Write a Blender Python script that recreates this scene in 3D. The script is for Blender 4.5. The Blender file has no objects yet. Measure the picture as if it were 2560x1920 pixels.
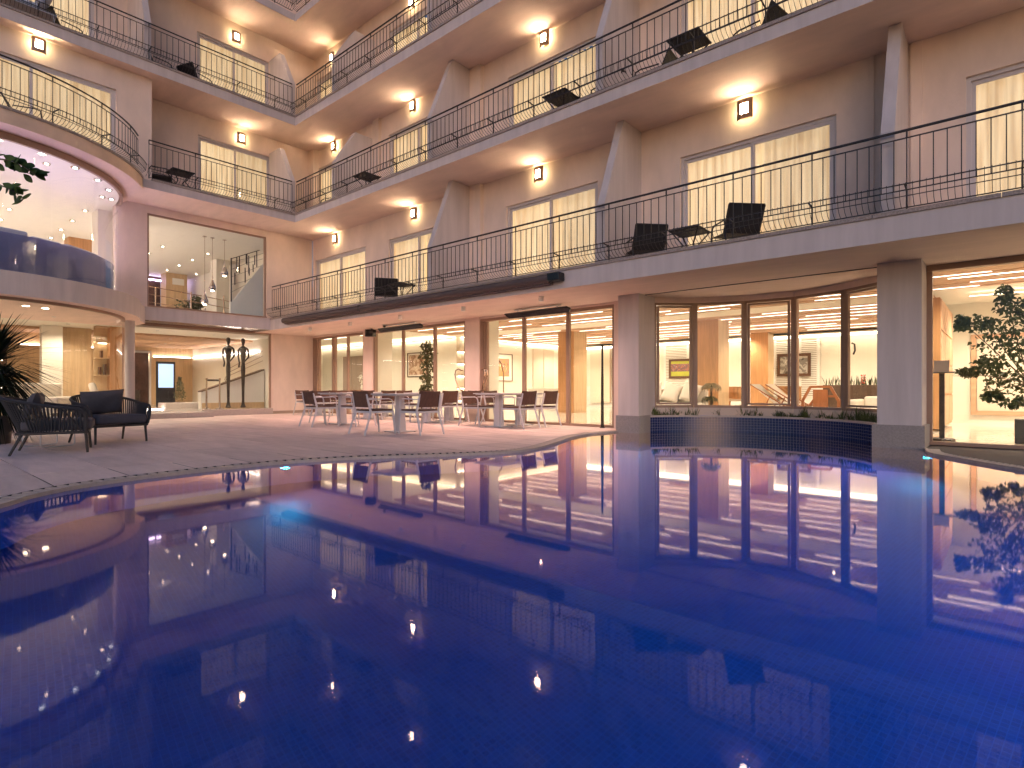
import bpy, bmesh, math, random
from mathutils import Vector, Matrix
from mathutils.geometry import delaunay_2d_cdt
random.seed(11)
R = math.radians
sc = bpy.context.scene
col = sc.collection

# ------------------------------------------------------------------ camera, sky, sun, exposure
cam_d = bpy.data.cameras.new('camera'); cam = bpy.data.objects.new('camera', cam_d); col.objects.link(cam)
cam.location = (15.99, -8.51, 0.836)
cam.rotation_euler = (R(90), 0, R(41.07))
cam_d.sensor_width = 36.0; cam_d.lens = 1419.0 / 2560.0 * 36.0
cam_d.shift_y = 12.0 / 2560.0
cam_d.clip_start = 0.05; cam_d.clip_end = 2000
sc.camera = cam

world = bpy.data.worlds.new('World'); sc.world = world; world.use_nodes = True
wn = world.node_tree.nodes; wl = world.node_tree.links
bg = wn['Background']
sky = wn.new('ShaderNodeTexSky'); sky.sky_type = 'NISHITA'; sky.sun_disc = False
sky.sun_elevation = R(3.0); sky.sun_rotation = R(142.6); sky.air_density = 1.0; sky.dust_density = 1.0; sky.ozone_density = 4.0
wl.new(sky.outputs[0], bg.inputs[0]); bg.inputs[1].default_value = 0.15
sun_d = bpy.data.lights.new('sun', 'SUN'); sun_d.energy = 0.32; sun_d.angle = R(50); sun_d.color = (1.0, 0.78, 0.78)
sun = bpy.data.objects.new('sun', sun_d); col.objects.link(sun)
sun.location = (20, -20, 30)
sun.rotation_euler = Vector((-0.55, 0.72, -0.28)).to_track_quat('-Z', 'Y').to_euler()
sc.view_settings.view_transform = 'Standard'; sc.view_settings.look = 'None'
sc.view_settings.exposure = 1.2; sc.view_settings.gamma = 1.0; sc.view_settings.use_curve_mapping = False
sc.render.engine = 'CYCLES'
cy = sc.cycles
cy.use_denoising = True
try: cy.denoiser = 'OPENIMAGEDENOISE'
except Exception: pass
cy.max_bounces = 7; cy.diffuse_bounces = 3; cy.glossy_bounces = 3; cy.use_adaptive_sampling = True; cy.adaptive_threshold = 0.045; cy.transmission_bounces = 6; cy.transparent_max_bounces = 24
cy.caustics_reflective = True; cy.caustics_refractive = False
cy.sample_clamp_indirect = 4.0; cy.use_light_tree = True

# ------------------------------------------------------------------ materials
MATS = {}
def nt(name):
    m = bpy.data.materials.new(name); m.use_nodes = True
    n = m.node_tree.nodes; l = m.node_tree.links
    return m, n, l, n['Principled BSDF']
def mat(name, c, rough=0.6, metal=0.0, var=0.0, scale=6.0, bump=0.0, bscale=60.0, emit=None, estr=0.0, stretch=None, spec=0.5, trans=0.0):
    m, n, l, p = nt(name)
    p.inputs['Base Color'].default_value = (*c, 1); p.inputs['Roughness'].default_value = rough
    p.inputs['Metallic'].default_value = metal; p.inputs['Specular IOR Level'].default_value = spec
    tc = None
    if var or bump:
        tc = n.new('ShaderNodeTexCoord'); mp = n.new('ShaderNodeMapping')
        l.new(tc.outputs['Object'], mp.inputs[0])
        if stretch: mp.inputs['Scale'].default_value = stretch
    if var:
        no = n.new('ShaderNodeTexNoise'); no.inputs['Scale'].default_value = scale; no.inputs['Detail'].default_value = 6
        no.inputs['Roughness'].default_value = 0.6
        l.new(mp.outputs[0], no.inputs[0])
        rp = n.new('ShaderNodeValToRGB')
        rp.color_ramp.elements[0].position = 0.3; rp.color_ramp.elements[1].position = 0.7
        rp.color_ramp.elements[0].color = (*[x * (1 - var) for x in c], 1)
        rp.color_ramp.elements[1].color = (*[min(1, x * (1 + var)) for x in c], 1)
        l.new(no.outputs[0], rp.inputs[0]); l.new(rp.outputs[0], p.inputs['Base Color'])
    if bump:
        b2 = n.new('ShaderNodeTexNoise'); b2.inputs['Scale'].default_value = bscale; b2.inputs['Detail'].default_value = 4
        l.new(mp.outputs[0], b2.inputs[0])
        bp = n.new('ShaderNodeBump'); bp.inputs['Strength'].default_value = bump; bp.inputs['Distance'].default_value = 0.01
        l.new(b2.outputs[0], bp.inputs['Height']); l.new(bp.outputs[0], p.inputs['Normal'])
    if emit:
        p.inputs['Emission Color'].default_value = (*emit, 1); p.inputs['Emission Strength'].default_value = estr
    MATS[name] = m
    return m
WARM = (1.0, 0.80, 0.52)
mat('stucco', (0.80, 0.65, 0.56), 0.85, var=0.10, scale=1.8, stretch=(1,1,0.45), bump=0.25, bscale=55, spec=0.2)
mat('stucco_soffit', (0.82, 0.63, 0.545), 0.85, var=0.07, scale=1.3, bump=0.22, bscale=40, spec=0.2, stretch=(1, 3, 1))
mat('fascia_paint', (0.60, 0.53, 0.515), 0.8, var=0.085, scale=4.0, stretch=(1.6,1.6,0.16), bump=0.12, bscale=45, spec=0.25)
mat('stained_fascia', (0.74, 0.56, 0.43), 0.85, var=0.13, scale=1.7, bump=0.2, bscale=40, spec=0.2)
mat('edge_stone', (0.34, 0.28, 0.25), 0.6, var=0.35, scale=55, spec=0.3)
mat('base_stone', (0.33, 0.29, 0.27), 0.7, var=0.16, scale=40, bump=0.15, bscale=120, spec=0.3)
mat('plinth_stone', (0.50, 0.42, 0.38), 0.6, var=0.1, scale=25, spec=0.35)
mat('iron', (0.045, 0.038, 0.036), 0.45, 0.3)
mat('white_frame', (0.62, 0.56, 0.55), 0.4, spec=0.4)
mat('bronze_frame', (0.34, 0.22, 0.16), 0.4, 0.0, spec=0.4)
mat('bronze_dark', (0.07, 0.045, 0.035), 0.45, 0.3)
mat('white_metal', (0.58, 0.56, 0.57), 0.35, spec=0.4)
mat('wicker', (0.105, 0.05, 0.033), 0.65, var=0.25, scale=40, bump=0.6, bscale=160, stretch=(1, 1, 0.15))
mat('black_sling', (0.012, 0.012, 0.014), 0.6, bump=0.3, bscale=200)
mat('rope', (0.020, 0.021, 0.026), 0.6)
mat('cushion', (0.085, 0.078, 0.088), 0.9, var=0.08, scale=20, bump=0.25, bscale=70)
mat('awning_cloth', (0.085, 0.06, 0.058), 0.6, var=0.12, scale=3, stretch=(1, 20, 20))
mat('heater_black', (0.010, 0.009, 0.010), 0.25)
mat('lobby_white', (0.80, 0.74, 0.63), 0.6, var=0.02, scale=3)
mat('lobby_floor', (0.74, 0.67, 0.57), 0.09, var=0.12, scale=1.2, stretch=(1, 0.35, 1))
mat('oak', (0.50, 0.255, 0.105), 0.45, var=0.18, scale=14, stretch=(1, 1, 0.08))
mat('oak_light', (0.56, 0.385, 0.22), 0.5, var=0.14, scale=14, stretch=(1, 1, 0.08))
mat('slat_wood', (0.56, 0.34, 0.21), 0.55, var=0.15, scale=9, stretch=(0.1, 1, 1))
mat('white_paint', (0.80, 0.77, 0.72), 0.5)
mat('strip', (1, 0.9, 0.7), emit=(1.0, 0.86, 0.68), estr=3.5)
mat('strip_up', (1, 0.9, 0.7), emit=(1.0, 0.88, 0.82), estr=12)
mat('strip_soft', (1, 0.9, 0.7), emit=(1.0, 0.86, 0.64), estr=5.0)
mat('strip_violet', (0.8, 0.7, 1), emit=(0.70, 0.55, 1.0), estr=8)
mat('spot_glow', (1, 1, 1), emit=(1.0, 0.88, 0.68), estr=12)
mat('spot_cool', (1, 1, 1), emit=(0.75, 0.92, 1.0), estr=7)
def front_emit(name, c, e):
    m, n, l, p = nt(name); p.inputs['Base Color'].default_value = (0.8, 0.7, 0.5, 1); p.inputs['Emission Color'].default_value = (*c, 1)
    g = n.new('ShaderNodeNewGeometry'); s_ = n.new('ShaderNodeMapRange'); s_.inputs[3].default_value = e; s_.inputs[4].default_value = 0.0
    l.new(g.outputs['Backfacing'], s_.inputs[0]); l.new(s_.outputs[0], p.inputs['Emission Strength']); MATS[name] = m
front_emit('sconce_glow', (1.0, 0.75, 0.48), 90)
mat('pool_lamp', (0.6, 1, 1), emit=(0.10, 0.62, 1.0), estr=9)
mat('chrome', (0.6, 0.53, 0.50), 0.12, 1.0)
mat('brass_steel', (0.55, 0.40, 0.30), 0.25, 1.0)
mat('statue', (0.035, 0.022, 0.016), 0.55, var=0.5, scale=14, bump=0.5, bscale=40)
mat('sofa_cloth', (0.72, 0.65, 0.55), 0.9, var=0.04, scale=8)
mat('sofa_blue', (0.45, 0.48, 0.58), 0.8, var=0.06, scale=5)
mat('parapet_panel', (0.24, 0.27, 0.50), 0.12, var=0.08, scale=2, spec=0.6)  # bluish grey panel; extra blue stands in for reflected violet LED light
mat('leaf_dark', (0.065, 0.085, 0.026), 0.6, var=0.35, scale=5)
mat('leaf_olive', (0.085, 0.085, 0.030), 0.5, var=0.3, scale=5)
mat('leaf_grass', (0.10, 0.12, 0.035), 0.6, var=0.4, scale=8)
mat('palm_leaf', (0.010, 0.018, 0.010), 0.7, var=0.3, scale=6, spec=0.15)
mat('leaf_branch', (0.06, 0.095, 0.02), 0.6, var=0.35, scale=9, spec=0.25)
mat('downlight_strong', (1, 1, 1), emit=(1.0, 0.85, 0.62), estr=12)
mat('snake_leaf', (0.06, 0.075, 0.035), 0.4, var=0.4, scale=9)
mat('flower', (0.55, 0.07, 0.035), 0.6)
mat('bark', (0.12, 0.085, 0.055), 0.8, var=0.3, scale=20)
mat('soil', (0.05, 0.035, 0.025), 0.95, var=0.3, scale=30)
mat('pot_dark', (0.06, 0.05, 0.045), 0.5, var=0.2, scale=8)
mat('pot_brown', (0.12, 0.075, 0.05), 0.6, var=0.2, scale=8)
mat('granite', (0.05, 0.033, 0.027), 0.4, var=0.7, scale=90)
mat('teak', (0.36, 0.13, 0.05), 0.35, var=0.25, scale=10, stretch=(1, 1, 0.15))
mat('canvas', (0.72, 0.62, 0.50), 0.9)
mat('night', (0.012, 0.010, 0.014), 0.6)
mat('night_scene', (0.10, 0.05, 0.035), 0.8, var=0.6, scale=2.2)
mat('asphalt', (0.05, 0.045, 0.045), 0.9)
mat('car_paint', (0.10, 0.075, 0.06), 0.3, 0.3)
mat('tyre', (0.01, 0.01, 0.01), 0.8)
mat('screen', (0.3, 0.5, 0.8), emit=(0.45, 0.62, 1.0), estr=0.45)
mat('mirror_soffit', (0.22, 0.13, 0.095), 0.10, 0.6, bump=0.5, bscale=3)
mat('wood_niche', (0.62, 0.44, 0.25), 0.5, var=0.1, scale=10, stretch=(1, 1, 0.1))
mat('skirting', (0.36, 0.27, 0.21), 0.6)
mat('grout', (0.12, 0.095, 0.085), 0.9)
mat('slot_dark', (0.02, 0.016, 0.018), 0.9)
mat('grating', (0.52, 0.42, 0.36), 0.6, var=0.12, scale=18)
mat('blind', (0.82, 0.80, 0.74), 0.5)
mat('frame_wood', (0.10, 0.045, 0.025), 0.4, var=0.2, scale=10)
mat('paper', (0.80, 0.76, 0.68), 0.8)
mat('clear_sheet', (0.42, 0.36, 0.34), 0.25)
mat('plaster_pink', (0.62, 0.50, 0.42), 0.85, bump=0.15, bscale=50)

def deck_material():
    m, n, l, p = nt('deck_stone')
    p.inputs['Roughness'].default_value = 0.55; p.inputs['Specular IOR Level'].default_value = 0.35
    tc = n.new('ShaderNodeTexCoord'); oi = n.new('ShaderNodeObjectInfo')
    geo = n.new('ShaderNodeNewGeometry')
    mp = n.new('ShaderNodeMapping'); mp.inputs['Scale'].default_value = (0.5, 2.2, 1)
    l.new(geo.outputs['Position'], mp.inputs[0])
    no = n.new('ShaderNodeTexNoise'); no.inputs['Scale'].default_value = 2.6; no.inputs['Detail'].default_value = 8
    no.inputs['Roughness'].default_value = 0.65; l.new(mp.outputs[0], no.inputs[0])
    rp = n.new('ShaderNodeValToRGB'); rp.color_ramp.elements[0].position = 0.28; rp.color_ramp.elements[1].position = 0.75
    rp.color_ramp.elements[0].color = (0.61, 0.475, 0.435, 1); rp.color_ramp.elements[1].color = (0.83, 0.67, 0.62, 1)
    l.new(no.outputs[0], rp.inputs[0])
    hs = n.new('ShaderNodeHueSaturation'); l.new(rp.outputs[0], hs.inputs['Color'])
    mr = n.new('ShaderNodeMapRange'); mr.inputs[3].default_value = 0.9; mr.inputs[4].default_value = 1.08
    l.new(oi.outputs['Random'], mr.inputs[0]); l.new(mr.outputs[0], hs.inputs['Value'])
    l.new(hs.outputs[0], p.inputs['Base Color'])
    bp = n.new('ShaderNodeBump'); bp.inputs['Strength'].default_value = 0.15; bp.inputs['Distance'].default_value = 0.005
    l.new(no.outputs[0], bp.inputs['Height']); l.new(bp.outputs[0], p.inputs['Normal'])
    MATS['deck_stone'] = m
deck_material()

def mosaic_material():
    m, n, l, p = nt('pool_mosaic')
    p.inputs['Roughness'].default_value = 0.3
    geo = n.new('ShaderNodeNewGeometry'); mp = n.new('ShaderNodeMapping')
    l.new(geo.outputs['Position'], mp.inputs[0])
    mp.inputs['Rotation'].default_value = (0, 0, R(8))
    br = n.new('ShaderNodeTexBrick'); br.offset = 0.0; br.squash = 1.0
    br.inputs['Scale'].default_value = 1.0
    br.inputs['Brick Width'].default_value = 0.031; br.inputs['Row Height'].default_value = 0.031
    br.inputs['Mortar Size'].default_value = 0.0019; br.inputs['Mortar Smooth'].default_value = 0.2
    br.inputs['Color1'].default_value = (0.001, 0.058, 0.25, 1); br.inputs['Color2'].default_value = (0.0015, 0.075, 0.31, 1)
    br.inputs['Mortar'].default_value = (0.008, 0.10, 0.38, 1); br.inputs['Bias'].default_value = 0.0
    l.new(mp.outputs[0], br.inputs[0]); l.new(br.outputs[0], p.inputs['Base Color'])
    MATS['pool_mosaic'] = m
mosaic_material()
mat('mosaic_piece', (0.016, 0.030, 0.115), 0.18, var=0.4, scale=30)
mat('mosaic_grout', (0.22, 0.22, 0.30), 0.8)

def water_material():
    m = bpy.data.materials.new('water'); m.use_nodes = True
    n = m.node_tree.nodes; l = m.node_tree.links; n.clear()
    out = n.new('ShaderNodeOutputMaterial'); mix = n.new('ShaderNodeMixShader')
    fr = n.new('ShaderNodeFresnel'); fr.inputs[0].default_value = 1.34
    gl = n.new('ShaderNodeBsdfGlossy'); gl.inputs['Roughness'].default_value = 0.035; gl.inputs['Color'].default_value = (1.0, 0.90, 0.86, 1)
    rf = n.new('ShaderNodeBsdfRefraction'); rf.inputs['IOR'].default_value = 1.33; rf.inputs['Roughness'].default_value = 0.02
    rf.inputs['Color'].default_value = (0.75, 0.9, 1, 1)
    geo = n.new('ShaderNodeNewGeometry'); mp = n.new('ShaderNodeMapping'); mp.inputs['Scale'].default_value = (1, 1, 1)
    l.new(geo.outputs['Position'], mp.inputs[0])
    no = n.new('ShaderNodeTexNoise'); no.inputs['Scale'].default_value = 1.6; no.inputs['Detail'].default_value = 3
    l.new(mp.outputs[0], no.inputs[0])
    bp = n.new('ShaderNodeBump'); bp.inputs['Strength'].default_value = 0.005; bp.inputs['Distance'].default_value = 0.05
    l.new(no.outputs[0], bp.inputs['Height'])
    for s in (fr, gl, rf): l.new(bp.outputs[0], s.inputs['Normal'])
    pw = n.new('ShaderNodeMath'); pw.operation = 'POWER'; pw.inputs[1].default_value = 1.7; mu = n.new('ShaderNodeMath'); mu.operation = 'MULTIPLY'; mu.use_clamp = True; mu.inputs[1].default_value = 2.5
    l.new(fr.outputs[0], pw.inputs[0]); l.new(pw.outputs[0], mu.inputs[0])
    l.new(mu.outputs[0], mix.inputs[0]); l.new(rf.outputs[0], mix.inputs[1]); l.new(gl.outputs[0], mix.inputs[2])
    l.new(mix.outputs[0], out.inputs[0]); MATS['water'] = m
water_material()

def glass_material(name, tint=(0.97, 0.97, 0.96), ior=1.4, gmul=1.0):
    m = bpy.data.materials.new(name); m.use_nodes = True
    n = m.node_tree.nodes; l = m.node_tree.links; n.clear()
    out = n.new('ShaderNodeOutputMaterial'); mix = n.new('ShaderNodeMixShader')
    fr = n.new('ShaderNodeFresnel'); fr.inputs[0].default_value = ior
    tr = n.new('ShaderNodeBsdfTransparent'); tr.inputs[0].default_value = (*tint, 1)
    gl = n.new('ShaderNodeBsdfGlossy'); gl.inputs['Roughness'].default_value = 0.0; gl.inputs['Color'].default_value = (gmul, gmul, gmul, 1)
    l.new(fr.outputs[0], mix.inputs[0]); l.new(tr.outputs[0], mix.inputs[1]); l.new(gl.outputs[0], mix.inputs[2])
    l.new(mix.outputs[0], out.inputs[0]); MATS[name] = m
glass_material('glass')

def curtain_material():  # room light and fold shading are put into the curtain's own glow
    m, n, l, p = nt('curtain')
    p.inputs['Base Color'].default_value = (0.7, 0.6, 0.45, 1); p.inputs['Roughness'].default_value = 0.9
    tc = n.new('ShaderNodeTexCoord'); mp = n.new('ShaderNodeMapping'); mp.inputs['Scale'].default_value = (9, 1, 0.35)
    oi = n.new('ShaderNodeObjectInfo')
    va = n.new('ShaderNodeVectorMath'); va.operation = 'ADD'
    cb = n.new('ShaderNodeCombineXYZ'); mm = n.new('ShaderNodeMath'); mm.operation = 'MULTIPLY'; mm.inputs[1].default_value = 37.0
    l.new(oi.outputs['Random'], mm.inputs[0]); l.new(mm.outputs[0], cb.inputs[0])
    l.new(tc.outputs['Object'], va.inputs[0]); l.new(cb.outputs[0], va.inputs[1]); l.new(va.outputs[0], mp.inputs[0])
    no = n.new('ShaderNodeTexNoise'); no.inputs['Scale'].default_value = 2.2; no.inputs['Detail'].default_value = 3; l.new(mp.outputs[0], no.inputs[0])
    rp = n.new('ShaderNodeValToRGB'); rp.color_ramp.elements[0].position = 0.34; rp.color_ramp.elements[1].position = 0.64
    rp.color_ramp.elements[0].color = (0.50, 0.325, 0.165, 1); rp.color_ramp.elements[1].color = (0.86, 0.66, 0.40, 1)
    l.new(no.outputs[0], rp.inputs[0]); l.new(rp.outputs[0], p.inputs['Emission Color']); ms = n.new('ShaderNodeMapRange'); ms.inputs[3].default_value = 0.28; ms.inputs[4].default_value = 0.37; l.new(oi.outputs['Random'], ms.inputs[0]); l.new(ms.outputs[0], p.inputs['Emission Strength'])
    MATS['curtain'] = m
curtain_material()

def picture_material(name, cols, scale, seed):
    m, n, l, p = nt(name)
    p.inputs['Roughness'].default_value = 0.5
    tc = n.new('ShaderNodeTexCoord'); mp = n.new('ShaderNodeMapping'); mp.inputs['Location'].default_value = (seed, seed * 2, seed)
    l.new(tc.outputs['Object'], mp.inputs[0])
    no = n.new('ShaderNodeTexNoise'); no.inputs['Scale'].default_value = scale; no.inputs['Detail'].default_value = 4; no.inputs['Distortion'].default_value = 1.2
    l.new(mp.outputs[0], no.inputs[0])
    rp = n.new('ShaderNodeValToRGB'); rp.color_ramp.interpolation = 'CONSTANT'
    e = rp.color_ramp.elements
    while len(e) < len(cols): e.new(0.5)
    for i, c in enumerate(cols):
        e[i].position = 0.0 if i == 0 else 0.36 + 0.28 * (i - 1) / max(1, len(cols) - 2); e[i].color = (*c, 1)
    l.new(no.outputs[0], rp.inputs[0]); l.new(rp.outputs[0], p.inputs['Base Color']); MATS[name] = m
picture_material('print_sepia', [(0.20, 0.10, 0.06), (0.38, 0.22, 0.14), (0.62, 0.46, 0.34), (0.75, 0.64, 0.50)], 3.5, 3.1)
picture_material('print_ochre', [(0.22, 0.11, 0.07), (0.42, 0.24, 0.15), (0.55, 0.28, 0.10), (0.62, 0.48, 0.36)], 4.5, 8.7)
picture_material('print_mono', [(0.06, 0.05, 0.045), (0.20, 0.18, 0.16), (0.42, 0.40, 0.36), (0.66, 0.63, 0.58)], 4.0, 1.4)
mat('print_green', (0.42, 0.44, 0.05), 0.6, var=0.1, scale=4)
picture_material('print_crowd', [(0.25, 0.07, 0.05), (0.40, 0.16, 0.12), (0.12, 0.08, 0.10), (0.55, 0.40, 0.34)], 16, 2.2)

# ------------------------------------------------------------------ mesh helpers
class MB:
    def __init__(s): s.v = []; s.f = []
    def quad(s, a, b, c, d):
        k = len(s.v); s.v += [tuple(a), tuple(b), tuple(c), tuple(d)]; s.f.append((k, k+1, k+2, k+3)); return s
    def box(s, x0, x1, y0, y1, z0, z1, M=None):
        k = len(s.v)
        pts = [(x0,y0,z0),(x1,y0,z0),(x1,y1,z0),(x0,y1,z0),(x0,y0,z1),(x1,y0,z1),(x1,y1,z1),(x0,y1,z1)]
        if M is not None: pts = [tuple(M @ Vector(p)) for p in pts]
        s.v += pts
        s.f += [(k,k+3,k+2,k+1),(k+4,k+5,k+6,k+7),(k,k+1,k+5,k+4),(k+1,k+2,k+6,k+5),(k+2,k+3,k+7,k+6),(k+3,k,k+4,k+7)]
        return s
    def prism(s, poly, z0, z1):
        k = len(s.v); n = len(poly)
        s.v += [(p[0], p[1], z0) for p in poly] + [(p[0], p[1], z1) for p in poly]
        s.f.append(tuple(range(k+n-1, k-1, -1))); s.f.append(tuple(range(k+n, k+2*n)))
        for i in range(n):
            j = (i+1) % n; s.f.append((k+i, k+j, k+n+j, k+n+i))
        return s
    def xprism(s, poly, x0, x1):            # poly in (y, z), extruded along x
        k = len(s.v); n = len(poly)
        s.v += [(x0, p[0], p[1]) for p in poly] + [(x1, p[0], p[1]) for p in poly]
        s.f.append(tuple(range(k+n-1, k-1, -1))); s.f.append(tuple(range(k+n, k+2*n)))
        for i in range(n):
            j = (i+1) % n; s.f.append((k+i, k+j, k+n+j, k+n+i))
        return s
    def yprism(s, poly, y0, y1):            # poly in (x, z), extruded along y
        k = len(s.v); n = len(poly)
        s.v += [(p[0], y0, p[1]) for p in poly] + [(p[0], y1, p[1]) for p in poly]
        s.f.append(tuple(range(k, k+n))); s.f.append(tuple(range(k+2*n-1, k+n-1, -1)))
        for i in range(n):
            j = (i+1) % n; s.f.append((k+j, k+i, k+n+i, k+n+j))
        return s
    def tube(s, pts, r, n=6, caps=True, rs=None):
        pts = [Vector(p) for p in pts]; k = len(s.v); m = len(pts); up = Vector((0, 0, 1)); prev = None
        for i, p in enumerate(pts):
            d = (pts[min(i+1, m-1)] - pts[max(i-1, 0)]).normalized()
            if prev is None:
                a = d.cross(up)
                if a.length < 1e-4: a = d.cross(Vector((0, 1, 0)))
            else: a = prev - d * prev.dot(d)
            a.normalize(); prev = a; b = d.cross(a)
            rad = rs[i] if rs else r
            for j in range(n):
                t = 2*math.pi*(j+0.5)/n
                s.v.append(tuple(p + a*math.cos(t)*rad + b*math.sin(t)*rad))
        for i in range(m-1):
            for j in range(n):
                j2 = (j+1) % n
                s.f.append((k+i*n+j, k+i*n+j2, k+(i+1)*n+j2, k+(i+1)*n+j))
        if caps:
            s.f.append(tuple(range(k+n-1, k-1, -1))); s.f.append(tuple(range(k+(m-1)*n, k+m*n)))
        return s
    def cyl(s, p, q, r, n=10, r2=None):
        return s.tube([p, q], r, n, True, [r, r if r2 is None else r2])
    def lathe(s, prof, c=(0,0,0), n=16):
        k = len(s.v); m = len(prof)
        for (r, z) in prof:
            for j in range(n):
                t = 2*math.pi*j/n; s.v.append((c[0]+r*math.cos(t), c[1]+r*math.sin(t), c[2]+z))
        for i in range(m-1):
            for j in range(n):
                j2 = (j+1) % n; s.f.append((k+i*n+j, k+i*n+j2, k+(i+1)*n+j2, k+(i+1)*n+j))
        s.f.append(tuple(range(k+n-1, k-1, -1))); s.f.append(tuple(range(k+(m-1)*n, k+m*n)))
        return s
    def tris(s, vs, fs):
        k = len(s.v); s.v += [tuple(v) for v in vs]; s.f += [tuple(i+k for i in f) for f in fs]; return s
    def band(s, path, z0, z1):               # vertical strip along a 2-D path
        k = len(s.v)
        for p in path: s.v += [(p[0], p[1], z0), (p[0], p[1], z1)]
        for i in range(len(path)-1):
            a = k+2*i; s.f.append((a, a+2, a+3, a+1))
        return s
    def mesh(s, name, m, smooth=False):
        me = bpy.data.meshes.new(name); me.from_pydata(s.v, [], s.f); me.update()
        if m is not None: me.materials.append(MATS[m] if isinstance(m, str) else m)
        if smooth:
            me.polygons.foreach_set('use_smooth', [True]*len(me.polygons))
            try: me.set_sharp_from_angle(angle=R(40))
            except Exception: pass
        return me
    def build(s, name, m, parent=None, smooth=False, bevel=0.0, loc=None, rot=None):
        o = bpy.data.objects.new(name, s.mesh(name, m, smooth)); col.objects.link(o)
        if parent: o.parent = parent
        if loc: o.location = loc
        if rot: o.rotation_euler = rot
        if bevel:
            b = o.modifiers.new('bevel', 'BEVEL'); b.width = bevel; b.segments = 2; b.limit_method = 'ANGLE'; b.angle_limit = R(35)
        return o
def inst(name, me, loc=(0,0,0), rz=0.0, parent=None):
    o = bpy.data.objects.new(name, me); col.objects.link(o); o.location = loc; o.rotation_euler = (0, 0, rz)
    if parent: o.parent = parent
    return o
def tag(o, label=None, cat=None, group=None, kind=None):
    if label: o['label'] = label
    if cat: o['category'] = cat
    if group: o['group'] = group
    if kind: o['kind'] = kind
    return o
def thing(name, label, cat, loc=(0,0,0), rz=0.0, group=None):
    o = bpy.data.objects.new(name, None); col.objects.link(o); o.location = loc; o.rotation_euler = (0, 0, rz)
    o.empty_display_size = 0.2
    return tag(o, label, cat, group)
def copy_tree(o, loc=None, rz=None, label=None, parent=None):
    kids = [x for x in bpy.data.objects if x.parent == o]
    c = o.copy(); col.objects.link(c); c.parent = parent
    if loc is not None: c.location = loc
    if rz is not None: c.rotation_euler = (0, 0, rz)
    if label: c['label'] = label
    for k in kids: copy_tree(k, parent=c)
    return c
def catmull(pts, n=8, closed=True):
    out = []; m = len(pts)
    for i in range(m if closed else m-1):
        p = [pts[(i+j-1) % m] if closed else pts[max(0, min(m-1, i+j-1))] for j in range(4)]
        for k in range(n):
            t = k/n
            out.append(tuple(0.5*(2*p[1][a]+(p[2][a]-p[0][a])*t+(2*p[0][a]-5*p[1][a]+4*p[2][a]-p[3][a])*t*t+(3*p[1][a]-p[0][a]-3*p[2][a]+p[3][a])*t**3) for a in (0, 1)))
    if not closed: out.append(pts[-1])
    return out
def inside(p, poly):
    x, y = p; c = False; n = len(poly); j = n-1
    for i in range(n):
        xi, yi = poly[i][0], poly[i][1]; xj, yj = poly[j][0], poly[j][1]
        if (yi > y) != (yj > y) and x < (xj-xi)*(y-yi)/(yj-yi)+xi: c = not c
        j = i
    return c
def region(outer, holes):
    """triangles of outer minus holes"""
    vs = []; es = []
    for loop in [outer]+holes:
        k = len(vs); vs += [Vector((p[0], p[1])) for p in loop]
        es += [(k+i, k+(i+1) % len(loop)) for i in range(len(loop))]
    r = delaunay_2d_cdt(vs, es, [], 0, 1e-5)
    pts = [(v.x, v.y) for v in r[0]]; fs = []
    for f in r[2]:
        c = (sum(pts[i][0] for i in f)/len(f), sum(pts[i][1] for i in f)/len(f))
        if inside(c, outer) and not any(inside(c, h) for h in holes):
            a, b, d = [pts[i] for i in f[:3]]
            if (b[0]-a[0])*(d[1]-a[1])-(b[1]-a[1])*(d[0]-a[0]) < 0: f = tuple(reversed(f))
            fs.append(tuple(f))
    return pts, fs
def arc(c, r, a0, a1, n):
    return [(c[0]+r*math.cos(R(a0+(a1-a0)*i/n)), c[1]+r*math.sin(R(a0+(a1-a0)*i/n))) for i in range(n+1)]

# ------------------------------------------------------------------ pool outline
BAYC = (12.55, 0.83); BAYR = 2.14
bay_arc = arc(BAYC, BAYR, 27, 153, 28)                       # right end to left end
edge_left = catmull([(10.17,1.36),(10.12,0.9),(10.10,0.45),(10.28,-0.37),(10.72,-1.5),(10.98,-2.36),(10.92,-2.95),(10.58,-3.60),(10.02,-4.48),(9.74,-5.25),(9.70,-5.99),(9.76,-6.70),(9.92,-7.25),(10.17,-7.60),(10.52,-7.87),(11.1,-8.5),(11.6,-9.6),(12.2,-11.0),(13.5,-12.0)], 6, False)
edge_right = catmull([(13.5,-12.0),(16.0,-12.4),(18.6,-11.5),(19.9,-9.0),(20.0,-6.0),(19.2,-4.0),(18.0,-2.4),(16.9,-1.25),(16.10,-0.48),(15.50,0.30),(15.22,0.75),(15.12,1.36)], 6, False)
POOL = edge_left[:-1] + edge_right + [(14.50,1.36)] + bay_arc + [(10.65,1.36)]
def offset_path(path, d):
    out = []
    for i, p in enumerate(path):
        a = path[max(0, i-1)]; b = path[min(len(path)-1, i+1)]
        dx, dy = b[0]-a[0], b[1]-a[1]; L = math.hypot(dx, dy) or 1
        out.append((p[0]+dy/L*d, p[1]-dx/L*d))
    return out
GW = 0.17
out_left = offset_path(edge_left, GW); out_right = offset_path(edge_right, GW)
DECKHOLE = out_left[:-1] + out_right[1:] + [(15.3,1.38),(15.12,1.40),(15.12,2.3),(14.6,2.3)] + [(14.5,2.35),(13.82,2.85),(12.95,3.12),(12.06,3.05),(11.2,2.65),(10.6,2.1)] + [(10.4,2.0),(10.17,2.0),(10.15,1.38)]

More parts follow.
